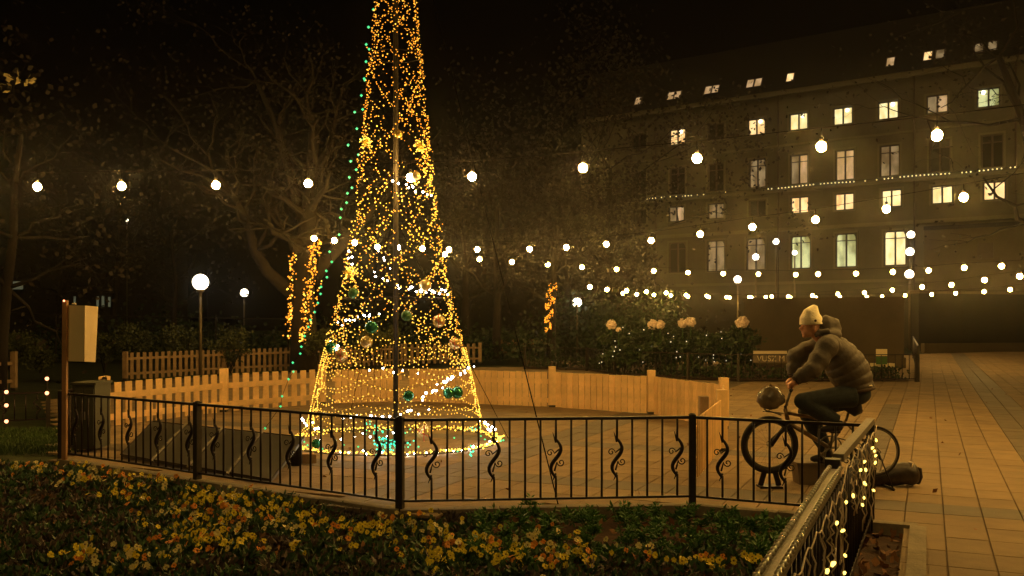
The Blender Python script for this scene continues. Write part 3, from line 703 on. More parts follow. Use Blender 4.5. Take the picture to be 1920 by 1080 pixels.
for i in range(len(xs)-1):
    for j in range(len(zs)-1):
        cx, cz = (xs[i]+xs[i+1])/2, (zs[j]+zs[j+1])/2
        if any(abs(cx-s_) < w_/2 and abs(cz-z) < h_/2 for (s_,z,w_,h_,_,_) in WN): continue
        q.add([(xs[i],0,zs[j]),(xs[i+1],0,zs[j]),(xs[i+1],0,zs[j+1]),(xs[i],0,zs[j+1])], [(0,1,2,3)])
q.add([(0,0,-1),(0,14,-1),(0,14,EZ),(0,0,EZ),(FL,0,-1),(FL,14,-1),(FL,14,EZ),(FL,0,EZ)], [(0,3,2,1),(4,5,6,7),(1,2,6,5)])
q.build('wall', M['wall'], bd, local=True)
for zc, hh, out in ((EZ-.12,.35,.35),(14.6,.14,.08),(11.25,.22,.18),(8.35,.25,.15),(4.4,.2,.12)):
    q = MB(); q.box((FL/2, -out/2-.001, zc), (FL+.2, out, hh)); q.build('cornice' if zc > 18 else 'string_course', M['wallt'], bd, local=True)
for px in (1230,1460,1715,1905):
    q = MB(); q.tube([(sof(px), -.12, .5),(sof(px), -.12, EZ-.3)], .06, 6); q.build('downpipe', M['frame'], bd, local=True)
rnd = random.Random(21)
for (s_,z,w_,h_,m,kd) in WN:
    fr = MB(); y0 = .14
    fw = .07; q = fr
    q.box((s_-w_/2+fw/2, y0, z), (fw,.08,h_)); q.box((s_+w_/2-fw/2, y0, z), (fw,.08,h_))
    q.box((s_, y0, z+h_/2-fw/2), (w_-2*fw,.08,fw)); q.box((s_, y0, z-h_/2+fw/2), (w_-2*fw,.08,fw))
    q.box((s_, y0-.001, z), (.11,.09,h_-2*fw))
    if kd != 'cas':
        zz = z+h_*.5-.5; q.box((s_, y0-.004, zz), (w_-2*fw,.085,.06))
    if kd == 'arch':                             # rounded head: spandrel pieces in wall colour
        for sg in (-1,1):
            for k in range(5):
                a0 = k*math.pi/10; xw = w_/2*(1-math.cos(a0+.157)); hh = .42*(1-math.sin(a0+.157)) 
                fr.box((s_+sg*(w_/2-.03-k*.055), .04, z+h_/2-hh/2), (.055,.10,hh), mi=1)
    for yy, sz in ((-.5,1),(.5,1)): pass
    # reveals
    q.box((s_-w_/2-.003, .10, z), (.01,.2,h_), mi=1); q.box((s_+w_/2+.003, .10, z), (.01,.2,h_), mi=1); q.box((s_, .10, z+h_/2+.003), (w_,.2,.01), mi=1)
    f = fr.build('window', [M['frame'], M['wall']], bd, local=True)
    for sg in (-1,1):
        pn = MB(); mm = m
        if m in ('wx','wd') and rnd.random() < .25: mm = 'wd'
        pn.box((s_+sg*(w_/4-.005), y0+.03, z), (w_/2-.09,.01,h_-.1)); pn.build('pane', M[mm], f, local=True)
    sl = MB(); sl.box((s_, -.05, z-h_/2-.05), (w_+.2,.14,.08)); sl.build('sill', M['wallt'], f, local=True)
    sr = MB()
    sr.box((s_-w_/2-.09, -.02, z), (.12,.05,h_+.1)); sr.box((s_+w_/2+.09, -.02, z), (.12,.05,h_+.1)); sr.box((s_, -.025, z+h_/2+.09), (w_+.3,.06,.13)); sr.build('surround', M['wallt'], f, local=True)
    if m in ('wa','wb','wc') and z > 15 and s_ > sof(1240):
        c_ = MB(); sg = 1 if s_ < sof(1700) else -1; c_.ball((s_+sg*.3, y0-.07, z+.38), (.13,.04,.13), 8, 6); c_.build('ceiling_lamp', M['ceil'], f, local=True)
q = MB(); q.add([(-.3,-.45,EZ+.06),(FL+.3,-.45,EZ+.06),(FL+.3,1.95,EZ+4.4),(-.3,1.95,EZ+4.4),(FL+.3,12,EZ+.05),(-.3,12,EZ+.05)], [(0,1,2,3),(3,2,4,5)]); q.build('roof', M['roof'], bd, local=True)
sk = [(1199,'wx'),(1260,'wx'),(1273,'wx'),(1330,'wx'),(1344,'wx'),(1409,'wx'),(1424,'wx'),(1484,'wa'),(1672,'wx'),(1742,'wa'),(1765,'wd'),(1838,'wd'),(1863,'wd')]
tl = Matrix.Rotation(R(61), 3, 'X')
for px, m in sk:
    s_ = sof(px-2); c = Vector((s_, .01, EZ+.98))
    q = MB(); q.box(c, (.66,.86,.10), tilt=tl); o = q.build('skylight', M['frame'], bd, local=True)
    q = MB(); q.box(c+tl @ Vector((0,-.03,.055)), (.48,.70,.01), tilt=tl); q.build('pane', M[m], o, local=True)
fl = thing('facade_lights', 'thin line of tiny warm lights along the ledge of the large building', 'string lights', FO+Vector((0,0,11.4)), FA)
q = MB(); s_ = sof(1205)
while s_ < sof(1908):
    if not (sof(1365) < s_ < sof(1437)) or rnd.random() < .0:
        if rnd.random() < (.85 if s_ > sof(1437) else .5): q.octa((s_, -.24, .06+.03*math.sin(s_)), .055)
    s_ += .26
q.build('bulbs', M['faclight'], fl, local=True, kind='stuff')
q = MB(); q.tube([(sof(1205),-.24,.1),(sof(1908),-.24,.1)], .012, 4); q.build('cable', M['wire'], fl, local=True)

# dark wall behind the square, dark low building at right
t = thing('stone_wall_block', 'broad plain dark stone block behind the rider', 'wall', atd(1560,690,33))
q = MB(); a, b2 = atd(1405,600,34), atd(1706,600,32); zt = 2.45
for (z0, z1, ins) in ((0,.35,-.06),(.35,zt-.12,0),(zt-.12,zt,-.05)):
    q2 = MB(); q2.beam(Vector((a.x+ins,a.y+.5,(z0+z1)/2)), Vector((b2.x-ins,b2.y+.5,(z0+z1)/2)), 1.0-2*ins, z1-z0); q2.build({0:'plinth'}.get(z0,'cap' if z1==zt else 'face'), M['mono'], t)
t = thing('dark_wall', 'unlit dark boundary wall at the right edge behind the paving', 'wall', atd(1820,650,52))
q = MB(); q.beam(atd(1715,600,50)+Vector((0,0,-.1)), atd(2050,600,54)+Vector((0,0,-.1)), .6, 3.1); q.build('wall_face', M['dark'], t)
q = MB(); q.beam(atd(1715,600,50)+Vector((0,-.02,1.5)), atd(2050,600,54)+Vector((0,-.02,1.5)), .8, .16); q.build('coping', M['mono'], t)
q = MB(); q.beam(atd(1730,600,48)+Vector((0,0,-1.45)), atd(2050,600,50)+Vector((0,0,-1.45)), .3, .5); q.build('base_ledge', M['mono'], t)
t = thing('entrance_porch', 'dark entrance porch at the foot of the large building, right of the globe lamps', 'porch', fpt(1790)+FN*1.2)
pa = fpt(1752)+FN*1.5; pb = fpt(1960)+FN*1.5
q = MB(); q.beam(pa+Vector((0,0,4.2)), pb+Vector((0,0,4.2)), 3, 6.6); q.build('porch_wall', M['mono'], t)
q = MB(); q.beam(pa+Vector((0,0,7.6)), pb+Vector((0,0,7.6)), 3.3, .25); q.build('porch_roof', M['roof'], t)
q = MB(); q.box(pa.lerp(pb,.55)+FN*1.52+Vector((0,0,6.0)), (.9,.05,1.0), FA); q.build('window', M['frame'], t)
# far left dark building with slit windows
t = thing('distant_building', 'barely visible dark building far behind the left trees', 'building', atd(190,600,95))
c = atd(150,600,95); q = MB(); q.box((c.x, c.y+3, 4), (22,6,10)); q.build('wall', M['dark'], t)
for px, py, w_, h_ in ((183,565,.22,1.0),(193,565,.25,1.1),(205,566,.22,1.0),(30,535,1.4,.8),(140,565,.2,1.0)):
    p = atd(px, py, 94.9); q = MB(); q.box(p, (w_,.06,h_)); q.build('window', M['wdim'] if 'wdim' in M else M.setdefault('wdim', lit('faint_pane', (.5,.62,.4), .10)), t)

# ================================================================== VEGETATION
def limb(mb, p0, p1, r0, r1, rnd, depth, tips, wob=.12):
    p0 = Vector(p0); p1 = Vector(p1); n_ = 5; L = (p1-p0).length; pts = []
    for k in range(n_+1):
        t_ = k/n_; p = lerp(p0,p1,t_)
        if 0 < k < n_: p += Vector((rnd.gauss(0,1),rnd.gauss(0,1),rnd.gauss(0,.6)))*L*wob*.35
        pts.append(p)
    mb.tube(pts, [lerp(r0,r1,k/n_) for k in range(n_+1)], 8 if r0 > .1 else 5)
    tips.append(pts[-1])
    if depth > 0:
        for k in range(rnd.randint(3,4)):
            t_ = rnd.uniform(.35,1); i_ = min(n_-1, int(t_*n_)); s_ = lerp(pts[i_],pts[i_+1],t_*n_-i_); 
            d = (p1-p0).normalized(); nd = (d*.7 + Vector((rnd.gauss(0,.7),rnd.gauss(0,.7),rnd.gauss(.1,.5)))).normalized()
            l2 = L*rnd.uniform(.45,.7); rr_ = lerp(r0,r1,t_)*.6
            limb(mb, s_, s_+nd*l2, rr_, rr_*.35, rnd, depth-1, tips, wob)
def crown(tips, nleaf, spread, sz, rnd, mi=0):
    q = MB()
    for tp in tips:
        for _ in range(nleaf):
            c = tp + Vector((rnd.gauss(0,spread),rnd.gauss(0,spread),rnd.gauss(0,spread*.7))); q.leaf(c, sz*rnd.uniform(.6,1.3), sz*rnd.uniform(.5,.9), rnd)
    return q
def tree(name, label, base, paths, r_, bark, leafm, nleaf, sz, seed, depth=3, group=None, spread=.35):
    rnd = random.Random(seed); t = thing(name, label, 'tree', base, group=group); q = MB(); tips = []
    for (pts, ra, rb) in paths:
        n_ = len(pts); q.tube(pts, [lerp(ra,rb,k/(n_-1)) for k in range(n_)], 12)
        for k in range(1, n_):
            if k >= n_/3:
                for _ in range(3):
                    s_ = pts[k]; d = (pts[k]-pts[k-1]).normalized(); nd = (d*.5+Vector((rnd.gauss(0,.8),rnd.gauss(0,.8),rnd.gauss(.25,.5)))).normalized()
                    rr_ = lerp(ra,rb,k/(n_-1))*.5; limb(q, s_, s_+nd*rnd.uniform(1.4,2.6)*r_, rr_, rr_*.3, rnd, depth-1, tips)
    q.build('trunk', M[bark], t, True)
    crown(tips, nleaf, spread, sz, rnd).build('crown', M[leafm], t, kind='stuff')
    return tips
D = 30
def a3(L, d=D, dz=None): return [atd(x, y, d+(dz[i] if dz else 0)) for i,(x,y) in enumerate(L)]
bt = atd(570,694,D); bt.z = 0
tree('plane_tree', 'large bare forked tree with lights wrapped round its trunk', bt,
     [(a3([(570,702),(570,640),(568,560),(572,470),(580,400),(586,320),(590,230)]), .48, .16),
      (a3([(560,560),(530,535),(500,508),(478,470),(465,420),(440,370),(400,320)],dz=[0,-.2,-.4,-.6,-.8,-1,-1.4]), .24, .08),
      (a3([(580,530),(610,490),(640,458),(675,420),(720,360)],dz=[0,.2,.5,.8,1.2]), .26, .10),
      (a3([(574,430),(545,330),(520,240),(480,150)],dz=[0,.4,.8,1.2]), .2, .06)], 1.2, 'bark', 'autumn', 5, .13, 3)
tl_ = thing('trunk_lights', 'strands of amber lights hanging down the forked tree trunk on the left', 'string lights', bt)
q = MB(); q2 = MB(); rnd = random.Random(9)
for (x0,y0,x1,y1,n_,w_) in ((588,452,566,640,150,9),(600,450,580,560,45,6),(560,620,566,640,5,4),(546,480,541,640,60,8),(553,470,545,600,30,5),(604,520,570,650,25,4)):
    for k in range(n_):
        t_ = rnd.random(); (q if rnd.random()<.82 else q2).octa(atd(lerp(x0,x1,t_)+rnd.gauss(0,w_*.5), lerp(y0,y1,t_), D-.75), rnd.uniform(.022,.036))
q.build('amber_bulbs', M['amb'], tl_, kind='stuff'); q2.build('yellow_bulbs', M['yelhot'], tl_, kind='stuff')
q = MB()
for x0,x1 in ((586,566),(600,578),(548,541)): q.tube([atd(x0,452,D-.7), atd((x0+x1)/2+2,550,D-.75), atd(x1,645,D-.72)], .012, 4)
q.build('strand_wires', M['wire'], tl_, kind='stuff')
def simple_tree(px, d, h, lean, label, leafm='autumn', nleaf=8, seed=1, rt=.22, sz=.16, bark='barkd', r_=1.0, depth=3, spread=.5):
    b = atd(px, 600, d); b.z = 0; rnd = random.Random(seed)
    pts = [b + Vector((lean*t_*t_*h*.3+rnd.uniform(-.1,.1), 0, h*t_*.75)) for t_ in (0,.2,.4,.6,.8,1)]
    tree('park_tree', label, b, [(pts, rt, rt*.35)], r_*h/7, bark, leafm, nleaf, sz, seed, depth, spread=spread)
simple_tree(1150, 50, 13, -.05, 'dense dark tree hiding the left end of the large building', nleaf=26, seed=61, rt=.25, r_=1.5, spread=.8, sz=.22)
simple_tree(1060, 47, 11, .0, 'broad dark tree between the light tree and the large building', nleaf=22, seed=62, rt=.22, r_=1.5, spread=.8, sz=.22)
simple_tree(8, 22, 8, .2, 'slim dark tree at the far left edge behind the cream board', nleaf=5, seed=31, rt=.16)
simple_tree(330, 38, 7, -.1, 'dim bare tree behind the largest globe lamp', nleaf=5, seed=32, rt=.14)
simple_tree(930, 40, 9, .0, 'dim broad tree right of the light tree in the background', nleaf=9, seed=33, rt=.2, r_=1.3)
simple_tree(872, 44, 8.5, -.1, 'slim dark trunk just right of the light tree', nleaf=8, seed=34, rt=.25)
simple_tree(1032, 40, 8, .1, 'tree with amber lights wrapped round its thin trunk', nleaf=8, seed=35, rt=.2, r_=1.1)
simple_tree(1125, 50, 4.6, .1, 'low tree with golden leaves lit by the globe lamp beside it', nleaf=34, seed=36, rt=.12, r_=1.6, sz=.2)
simple_tree(215, 46, 10, .1, 'tall dark tree beyond the bushes on the left', nleaf=8, seed=37, rt=.22)
simple_tree(1990, 34, 15, -.5, 'autumn tree leaning in at the upper right corner', nleaf=6, seed=38, rt=.3, r_=1.2)
simple_tree(110, 60, 11, .1, 'distant dark tree between the cream board and the left edge', nleaf=8, seed=39, rt=.25)
simple_tree(700, 48, 11, .0, 'tall dim tree directly behind the light tree', nleaf=8, seed=41, rt=.25, r_=1.2)
tw = thing('trunk_lights', 'amber lights wound round the thin trunk left of the far globe lamp', 'string lights', atd(1030,640,39))
q = MB()
for k in range(170):
    t_ = rnd.random(); q.octa(atd(lerp(1035,1026,t_)+9*math.sin(t_*23+rnd.uniform(-.9,.9))*(1.1-.5*t_), lerp(532,622,t_)+rnd.gauss(0,2), 39.4), rnd.uniform(.024,.036))
q.build('amber_bulbs', M['amb'], tw, kind='stuff')
def shrub(name, label, c, r_, n_, sz, m, seed, kind=None):
    rnd = random.Random(seed); t = thing(name, label, 'shrub', (c[0],c[1],0)); q = MB(); cl = []
    for _ in range(max(8,int(n_/60))):
        a = Vector((rnd.gauss(0,1),rnd.gauss(0,1),rnd.gauss(0,1))).normalized()*rnd.uniform(.35,1)
        cl.append((a, rnd.uniform(.16,.34)))
    for k in range(n_):
        a, s_ = rnd.choice(cl); o_ = a + Vector((rnd.gauss(0,1),rnd.gauss(0,1),rnd.gauss(0,1)))*s_*.6
        q.leaf((c[0]+o_.x*r_[0], c[1]+o_.y*r_[1], max(.02,c[2]+o_.z*r_[2])), sz*rnd.uniform(.7,1.4), sz*.6, rnd, nrm=(0,0,.4))
    q.build('foliage', M[m], t, kind='stuff')
    q = MB()
    for a, s_ in cl[:7]: q.tube([(c[0],c[1],0),(c[0]+a.x*r_[0]*.7, c[1]+a.y*r_[1]*.7, max(.1,c[2]+a.z*r_[2]*.6))], [.02,.006], 5)
    q.build('stems', M['barkd'], t, kind='stuff')
for k,(px,py,rx,rz_,lab) in enumerate([(255,640,34,30,'round bush behind the left end of the picket fence'),(340,640,42,34,'largest round bush, left of the globe lamp post'),(432,646,34,26,'loose bush right of the globe lamp post'),(600,642,30,22,'small bush right of the wrapped trunk'),(195,650,26,20,'small dark bush behind the cream board'),(20,650,34,34,'bush at the far left edge over the dim fence'),(75,665,30,24,'low bush between the left edge and the cream board'),(700,640,50,22,'low dark bush behind the light tree')]):
    d = 29; c = atd(px, py, d); c.z = max(.5, c.z+.0)
    shrub('bush', lab, c, (rx*d/F, .7, rz_*d/F+.1), 1500, .10, 'shrub', 50+k)
for k,(px,lab) in enumerate([(1170,'left clump of the dark hedge carrying small white lights'),(1235,'second clump of the dark hedge from the left'),(1305,'third clump of the dark hedge from the left'),(1375,'right clump of the dark hedge below the last pale bloom')]):
    c = atd(px, 655, 27.5); c.z = .82
    shrub('hedge_shrub', lab, c, (.78,.7,.62), 3000, .13, 'hedge', 70+k)
for k,(px,py,s_,lab) in enumerate([(1146,608,9,'leftmost pale bloom above the hedge'),(1223,609,9,'left bloom of the second pale pair above the hedge'),(1238,608,8.5,'right bloom of the second pale pair above the hedge'),(1280,606,8.5,'left bloom of the third pale pair above the hedge'),(1295,604,9,'right bloom of the third pale pair above the hedge'),(1391,604,11.5,'large rightmost pale bloom above the hedge'),(1160,618,5,'small pale bloom beside the leftmost one')]):
    p = atd(px, py, 27.2); r_ = s_*1.05*27.2/F; t = thing('pale_bloom', lab, 'flower', p)
    rn = random.Random(k); q = MB(); q.ball((0,0,0), r_*.75, 10, 8)
    for _ in range(110):
        dd = Vector((rn.gauss(0,1),rn.gauss(0,1),rn.gauss(0,1))).normalized(); q.ball(dd*r_*rn.uniform(.6,.95), r_*rn.uniform(.14,.28), 5, 4)
    q.build('petals', M['pom'], t, True, local=True)
    q = MB(); q.tube([(0,0,-r_*.6),(0,.05,-r_*.6-.45)], .015, 5); q.build('stem', M['leafd'], t, local=True)
hl = thing('hedge_lights', 'small white lights scattered over the dark hedge', 'string lights', atd(1270,650,26.8)); q = MB(); rnd = random.Random(77)
for k in range(34): q.octa(atd(rnd.uniform(1120,1412), rnd.uniform(612,682), 26.85+rnd.uniform(-.1,.2)), rnd.choice([.016,.018,.022,.045 if k<5 else .02]))
q.build('bulbs', mat('hedge_led', (.9,.9,.8), var=0, emit=.8, ecol=(1,.9,.66), sample=False), hl, kind='stuff')
# hedge belt far behind
rnd = random.Random(88); q = MB()
for k in range(9000):
    x = rnd.uniform(-22,2); y = 42+rnd.gauss(0,1.0)+ (x+10)*-.1; z = abs(rnd.gauss(0,.7))*(1+.3*math.sin(x*.7)); q.leaf((x,y,z), .22, .16, rnd)
tag(q.build('far_hedge', M['hedge'], kind='stuff'), 'dark unlit hedge line behind the picket fences on the left', 'hedge')
q = MB()
for k in range(7000):
    x = rnd.uniform(2,8.6); y = 47+rnd.gauss(0,.8); z = min(3.0, abs(rnd.gauss(0,1.4))); q.leaf((x,y,z), .24, .16, rnd)
tag(q.build('far_hedge', M['hedge'], kind='stuff'), 'tall dark hedge behind the far globe lamp and the pale blooms', 'hedge')
# wire fence behind bushes
wf = thing('wire_fence', 'thin wire fence line above the bushes on the left', 'fence', atd(0,588,36))
q = MB(); q.tube([atd(0,587,36),atd(270,594,36),atd(540,598,36)], .02, 4); q.build('top_wire', M['barkd'], wf)
for px in (-20,105,233,405,540): p = atd(px, 592, 36); q = MB(); q.tube([(p.x,p.y,0),(p.x,p.y,p.z+.05)], .03, 5); q.build('post', M['barkd'], wf)
# twig at upper left, lamplight painted into its pale leaf colour
t = thing('leafy_twig', 'few leaves coloured pale as if lit, on a twig at the upper left edge', 'branch', atd(-40,120,16)); q = MB(); q.tube([atd(-120,60,17),atd(-20,125,16),atd(30,150,16),atd(60,158,16)], [.03,.015,.01,.005], 5); q.build('twig', M['barkd'], t)
q = MB(); rn = random.Random(2)
for _ in range(26): q.leaf(atd(rn.uniform(-30,60), 150+rn.gauss(0,8), 16), .13, .09, rn)
q.build('leaves', mat('lit_tone_leaf', (.5,.42,.2), .6), t, kind='stuff')

# ------------------------------------------------------------------ flower bed
rnd = random.Random(101)
bedlim = [tuple((p-Vector((0,.12,0)))[:2]) for p in FP] + [((A_+kr*.5).x, (A_+kr*.5).y)] + [((A_+kr-U*10).x, (A_+kr-U*10).y), (-9,-2), (-9.2,12.2)]
def bedz(x, y): return -.07 + .05*noise.noise(Vector((x*.7,y*.7,0)))
patches = [(30,840,90,28,1.1),(120,850,110,26,1.3),(60,880,60,16,.6),(170,905,60,18,1.0),(255,940,45,22,1.2),(215,885,90,20,.9),(330,885,80,20,.8),(290,915,50,14,.6),(400,960,80,26,1.2),(350,990,60,20,.7),(480,975,80,28,1.1),(560,1000,50,18,.9),(395,1030,70,24,1.2),(170,1066,50,14,.8),(270,1066,70,18,.9),(660,1015,70,18,.9),(800,1010,90,16,.6),(880,1050,110,22,1.2),(1000,1050,90,24,1.1),(1060,1065,60,16,.9),(1210,1045,40,12,.45),(1300,1070,80,12,.55),(1400,1075,50,8,.6),(960,1070,100,10,.8),(560,1050,60,12,.4),(740,990,60,14,.4),(520,935,70,14,.3)]
def dens(px, py):
    return max(w_*math.exp(-((px-x)/rx)**2-((py-y)/ry)**2) for (x,y,rx,ry,w_) in patches)
def tuft(q, c, r_, n_, sz, rnd, mi=0, up=.7):
    for _ in range(n_):
        a = rnd.random()*6.283; rr_ = r_*math.sqrt(rnd.random()); el = rnd.uniform(.2,1.0)
        q.leaf((c.x+rr_*.7*math.cos(a), c.y+rr_*.7*math.sin(a), c.z+rnd.uniform(0,r_*.55)), sz*rnd.uniform(.7,1.4), sz*.5, rnd, mi, nrm=(math.cos(a)*1.2, math.sin(a)*1.2, up*1.6))
fol = MB(); fy = MB(); dl = MB()
for _ in range(130):
    p_ = uv(rnd.uniform(8,26), rnd.uniform(-7,6)); dl.leaf((p_.x,p_.y,.004), rnd.uniform(.04,.07), rnd.uniform(.03,.06), rnd, 0, nrm=(rnd.gauss(0,.6),rnd.gauss(0,.6),.15))
def pansy(q, c, s_, rnd, mi):
    # five petals round a dark face, tilted towards the sky and a random side
    nrm = Vector((rnd.gauss(0,.5), rnd.gauss(-.75,.4), rnd.uniform(.25,.9))).normalized(); e = nrm.cross(Vector((0,0,1))).normalized(); f_ = e.cross(nrm)
    for k in range(5):
        a = math.pi/2 + k*1.2566 + rnd.uniform(-.12,.12); a1, a2 = a-.55, a+.55; s2 = s_*(1.12 if k in (0,) else 1)*rnd.uniform(.85,1.1); zz = nrm*(.003*(k%2)+.004)
        def P(r_, an): return c + (e*math.cos(an)+f_*math.sin(an))*r_ + zz
        q.add([c+nrm*.0, P(s2*.62,a1-.1), P(s2*.98,a1+.18), P(s2,a2-.18), P(s2*.62,a2+.1)], [(0,1,2,3,4)], mi)
    if rnd.random() < .7: q.add([c+nrm*.009+(e*math.cos(k*1.57)+f_*math.sin(k*1.57))*s_*.26 for k in range(4)], [(0,1,2,3)], 3)
N = 0; tries = 0
while tries < 16000:
    tries += 1
    y = 5.4+rnd.random()**1.2*8.2; x = rnd.uniform(-.56,.56)*y
    if not inpoly(x, y, bedlim): continue
    z = bedz(x, y); px = 960+F*x/y; py = HZ+F*(CH-z)/y
    if py > 1110: continue
    dn = dens(px, py)
    right = px > 900 and py < 1035 and px < 1600
    c = Vector((x, y, z))
    if tries % 2 == 0 and not right and px < 1560:
        tuft(fol, c, rnd.uniform(.06,.12), 11, .062, rnd, 1 if rnd.random() < (.42 if dn < .2 else .1) else 0)
    if rnd.random() < dn*.55 and px < 1520:
        s_ = rnd.uniform(.018,.029); patchv = noise.noise(Vector((x*1.7+9,y*1.7,3)))
        rr_ = rnd.random()+patchv*.9+(.30 if (px < 560 and py < 930) else .06); mi = 0 if rr_ < .68 else (1 if rr_ < .90 else 2)
        for _ in range(rnd.choice([1,1,2,3])):
            pansy(fy, c+Vector((rnd.gauss(0,.028),rnd.gauss(0,.028),rnd.uniform(.05,.12))), s_, rnd, mi)
    if tries % 7 == 0:
        dl.leaf(c+Vector((0,0,.01)), rnd.uniform(.05,.10), rnd.uniform(.04,.08), rnd, 0, nrm=(0,0,.2))
fol.build('pansy_foliage', [M['leafd'], M['leafp']], kind='stuff'); tag(bpy.data.objects['pansy_foliage'], 'dense low dark pansy leaves covering the flower bed', 'foliage')
tag(fy.build('pansies', [M['fy'],M['fo'],M['fc'],M['fdark']], kind='stuff'), 'many yellow and orange pansies in patches in the front bed', 'flowers')
# fallen leaves of the right hand strip
for k in range(420):
    p = A_ + V*rnd.uniform(-.3,.29) - U*rnd.uniform(.2,6); dl.leaf((p.x,p.y,-.06+rnd.uniform(0,.03)), rnd.uniform(.04,.085), rnd.uniform(.03,.07), rnd, 0, nrm=(0,0,.2))
tag(dl.build('fallen_leaves', M['dead'], kind='stuff'), 'dry brown leaves lying among the plants and beside the near railing', 'leaves')
# single green plants in the right half of the bed
prot = []
for k in range(4):
    q = MB(); rn = random.Random(200+k)
    for s_ in range(11):
        a = rn.random()*6.28; r_ = rn.uniform(.01,.09); h = rn.uniform(.06,.14); b0 = Vector((r_*.4*math.cos(a), r_*.4*math.sin(a), 0)); tp = Vector((r_*math.cos(a), r_*math.sin(a), h))
        q.tube([b0,tp], .003, 3)
        for j in range(15):
            pp = lerp(b0,tp,rn.uniform(.35,1.05)); q.leaf(pp, rn.uniform(.035,.062), .016, rn, nrm=(math.cos(a)*.6, math.sin(a)*.6, .7))
    prot.append(meshof(q, 'green_plant', M['leafg']))
pl = 0
rn = random.Random(44); placed = []
while pl < 74:
    px = rn.uniform(890,1590); py = rn.uniform(957,1062)
    c = gnd(px, py, -.06)
    if not inpoly(c.x, c.y, [(p.x,p.y-.25) for p in FP[1:]]+[(A_.x-U.x*9-.3,A_.y-U.y*9),(-3,2)]): 
        if rn.random() < .98: continue
    if (c-A_).dot(V) > -.30: continue
    if py > 1035 and rn.random() < .6: continue
    if any((c-e).length < .16 for e in placed): continue
    placed.append(c); o = bpy.data.objects.new('green_plant', prot[pl%4]); COL.objects.link(o); o.location = (c.x,c.y,bedz(c.x,c.y)); o.rotation_euler = (0,0,rn.random()*6.28); s_ = rn.uniform(.9,1.4); o.scale = (s_,s_,s_*rn.uniform(.6,.85))
    tag(o, 'low bushy green plant without blooms in the right half of the flower bed', 'plant', 'green plants in the right half of the bed'); pl += 1
# grass at the far left
q = MB(); rn = random.Random(6)
for _ in range(5200):
    y = rn.uniform(11.6,14.3); x = rn.uniform(-.58,-.46)*y
    if x > FP[0].x-.1: continue
    q.leaf((x,y,-.05+rn.uniform(0,.02)), .08, .012, rn, nrm=(0,0,1.5))
tag(q.build('grass', M['blade'], kind='stuff'), 'patch of short green grass at the far left beyond the flowers', 'grass')
b = MB(); b.add([(-9.6,11.3,-.055),(FP[0].x-.08,11.05,-.055),(gnd(96,796).x,14.3,-.055),(-9.6,14.2,-.055)], [(0,1,2,3)])
tag(b.build('grass_strip', M['grass']), kind='structure')
# dark soil of the hedge bed
b = MB(); hp = [(p.x,p.y+.1,.03) for p in hf]+[(hf[-1].x,hf[-1].y+8,.03),(hf[0].x,hf[0].y+6,.03)]
b.add(hp, [tuple(range(len(hp)))]); tag(b.build('hedge_bed_soil', M['soil']), kind='structure')
q = MB()
for _ in range(2600):
    t_ = rn.random()*5.99; i_ = int(t_); p = lerp(hf[i_],hf[i_+1],t_-i_); q.leaf((p.x+rn.uniform(-.1,.1),p.y+rn.uniform(.2,1.4),rn.uniform(.02,.35)), .11, .07, rn, nrm=(0,0,.6))
tag(q.build('ground_cover', M['hedge'], kind='stuff'), 'low dark plants behind the far iron fence', 'foliage')
# banner with letters and small sign behind far fence
t = thing('lettered_banner', 'low pale banner with dark letters behind the far iron fence', 'banner', atd(1452,690,26.6))
a = atd(1412,657,26.6); c = atd(1476,680,26.6)
q = MB(); q.box(((a.x+c.x)/2, 26.62, (a.z+c.z)/2), (c.x-a.x,.03,a.z-c.z)); q.build('board', M['box'], t)
q = MB(); q.box(((a.x+c.x)/2, 26.60, a.z-.06), (c.x-a.x-.02,.02,.08)); q.build('top_strip', M['text'], t)
cu = bpy.data.curves.new('letters','FONT'); cu.body = 'VUSZ M'; cu.size = .23; cu.extrude = .006; cu.materials.append(M['text']); cu.align_x = 'CENTER'
o = bpy.data.objects.new('letters_source', cu); COL.objects.link(o); bpy.context.view_layer.update()
me = bpy.data.meshes.new_from_object(o.evaluated_get(bpy.context.evaluated_depsgraph_get())); bpy.data.objects.remove(o)
o = inst('letters', me, t, Vector(((a.x+c.x)/2+.02, 26.59, c.z+.04))-ORG[t], rot=(R(90),0,0))
t = thing('small_sign', 'small sign, white above green, behind the fence right of the rider', 'sign', atd(1653,690,25.8))
q = MB(); p = atd(1653,661,25.8); q.box(p, (.30,.03,.19)); q.build('white_panel', M['cream'], t)
q = MB(); p = atd(1653,676,25.8); q.box(p, (.30,.028,.21)); q.build('green_panel', M['green'], t)
q = MB(); p = atd(1653,690,25.84); q.box(p, (.04,.03,.8)); q.build('stake', M['ironpost'], t)
t = thing('white_planter', 'low pale planter trough at the foot of the dark stone block', 'planter', atd(1640,685,26.2))
q = MB(); p = atd(1655,683,26.3); q.box((p.x,p.y,.38), (.6,.3,.10)); q.build('rim', M['cream'], t); q = MB(); q.box((p.x,p.y,.17), (.54,.26,.32)); q.build('trough', M['box'], t)

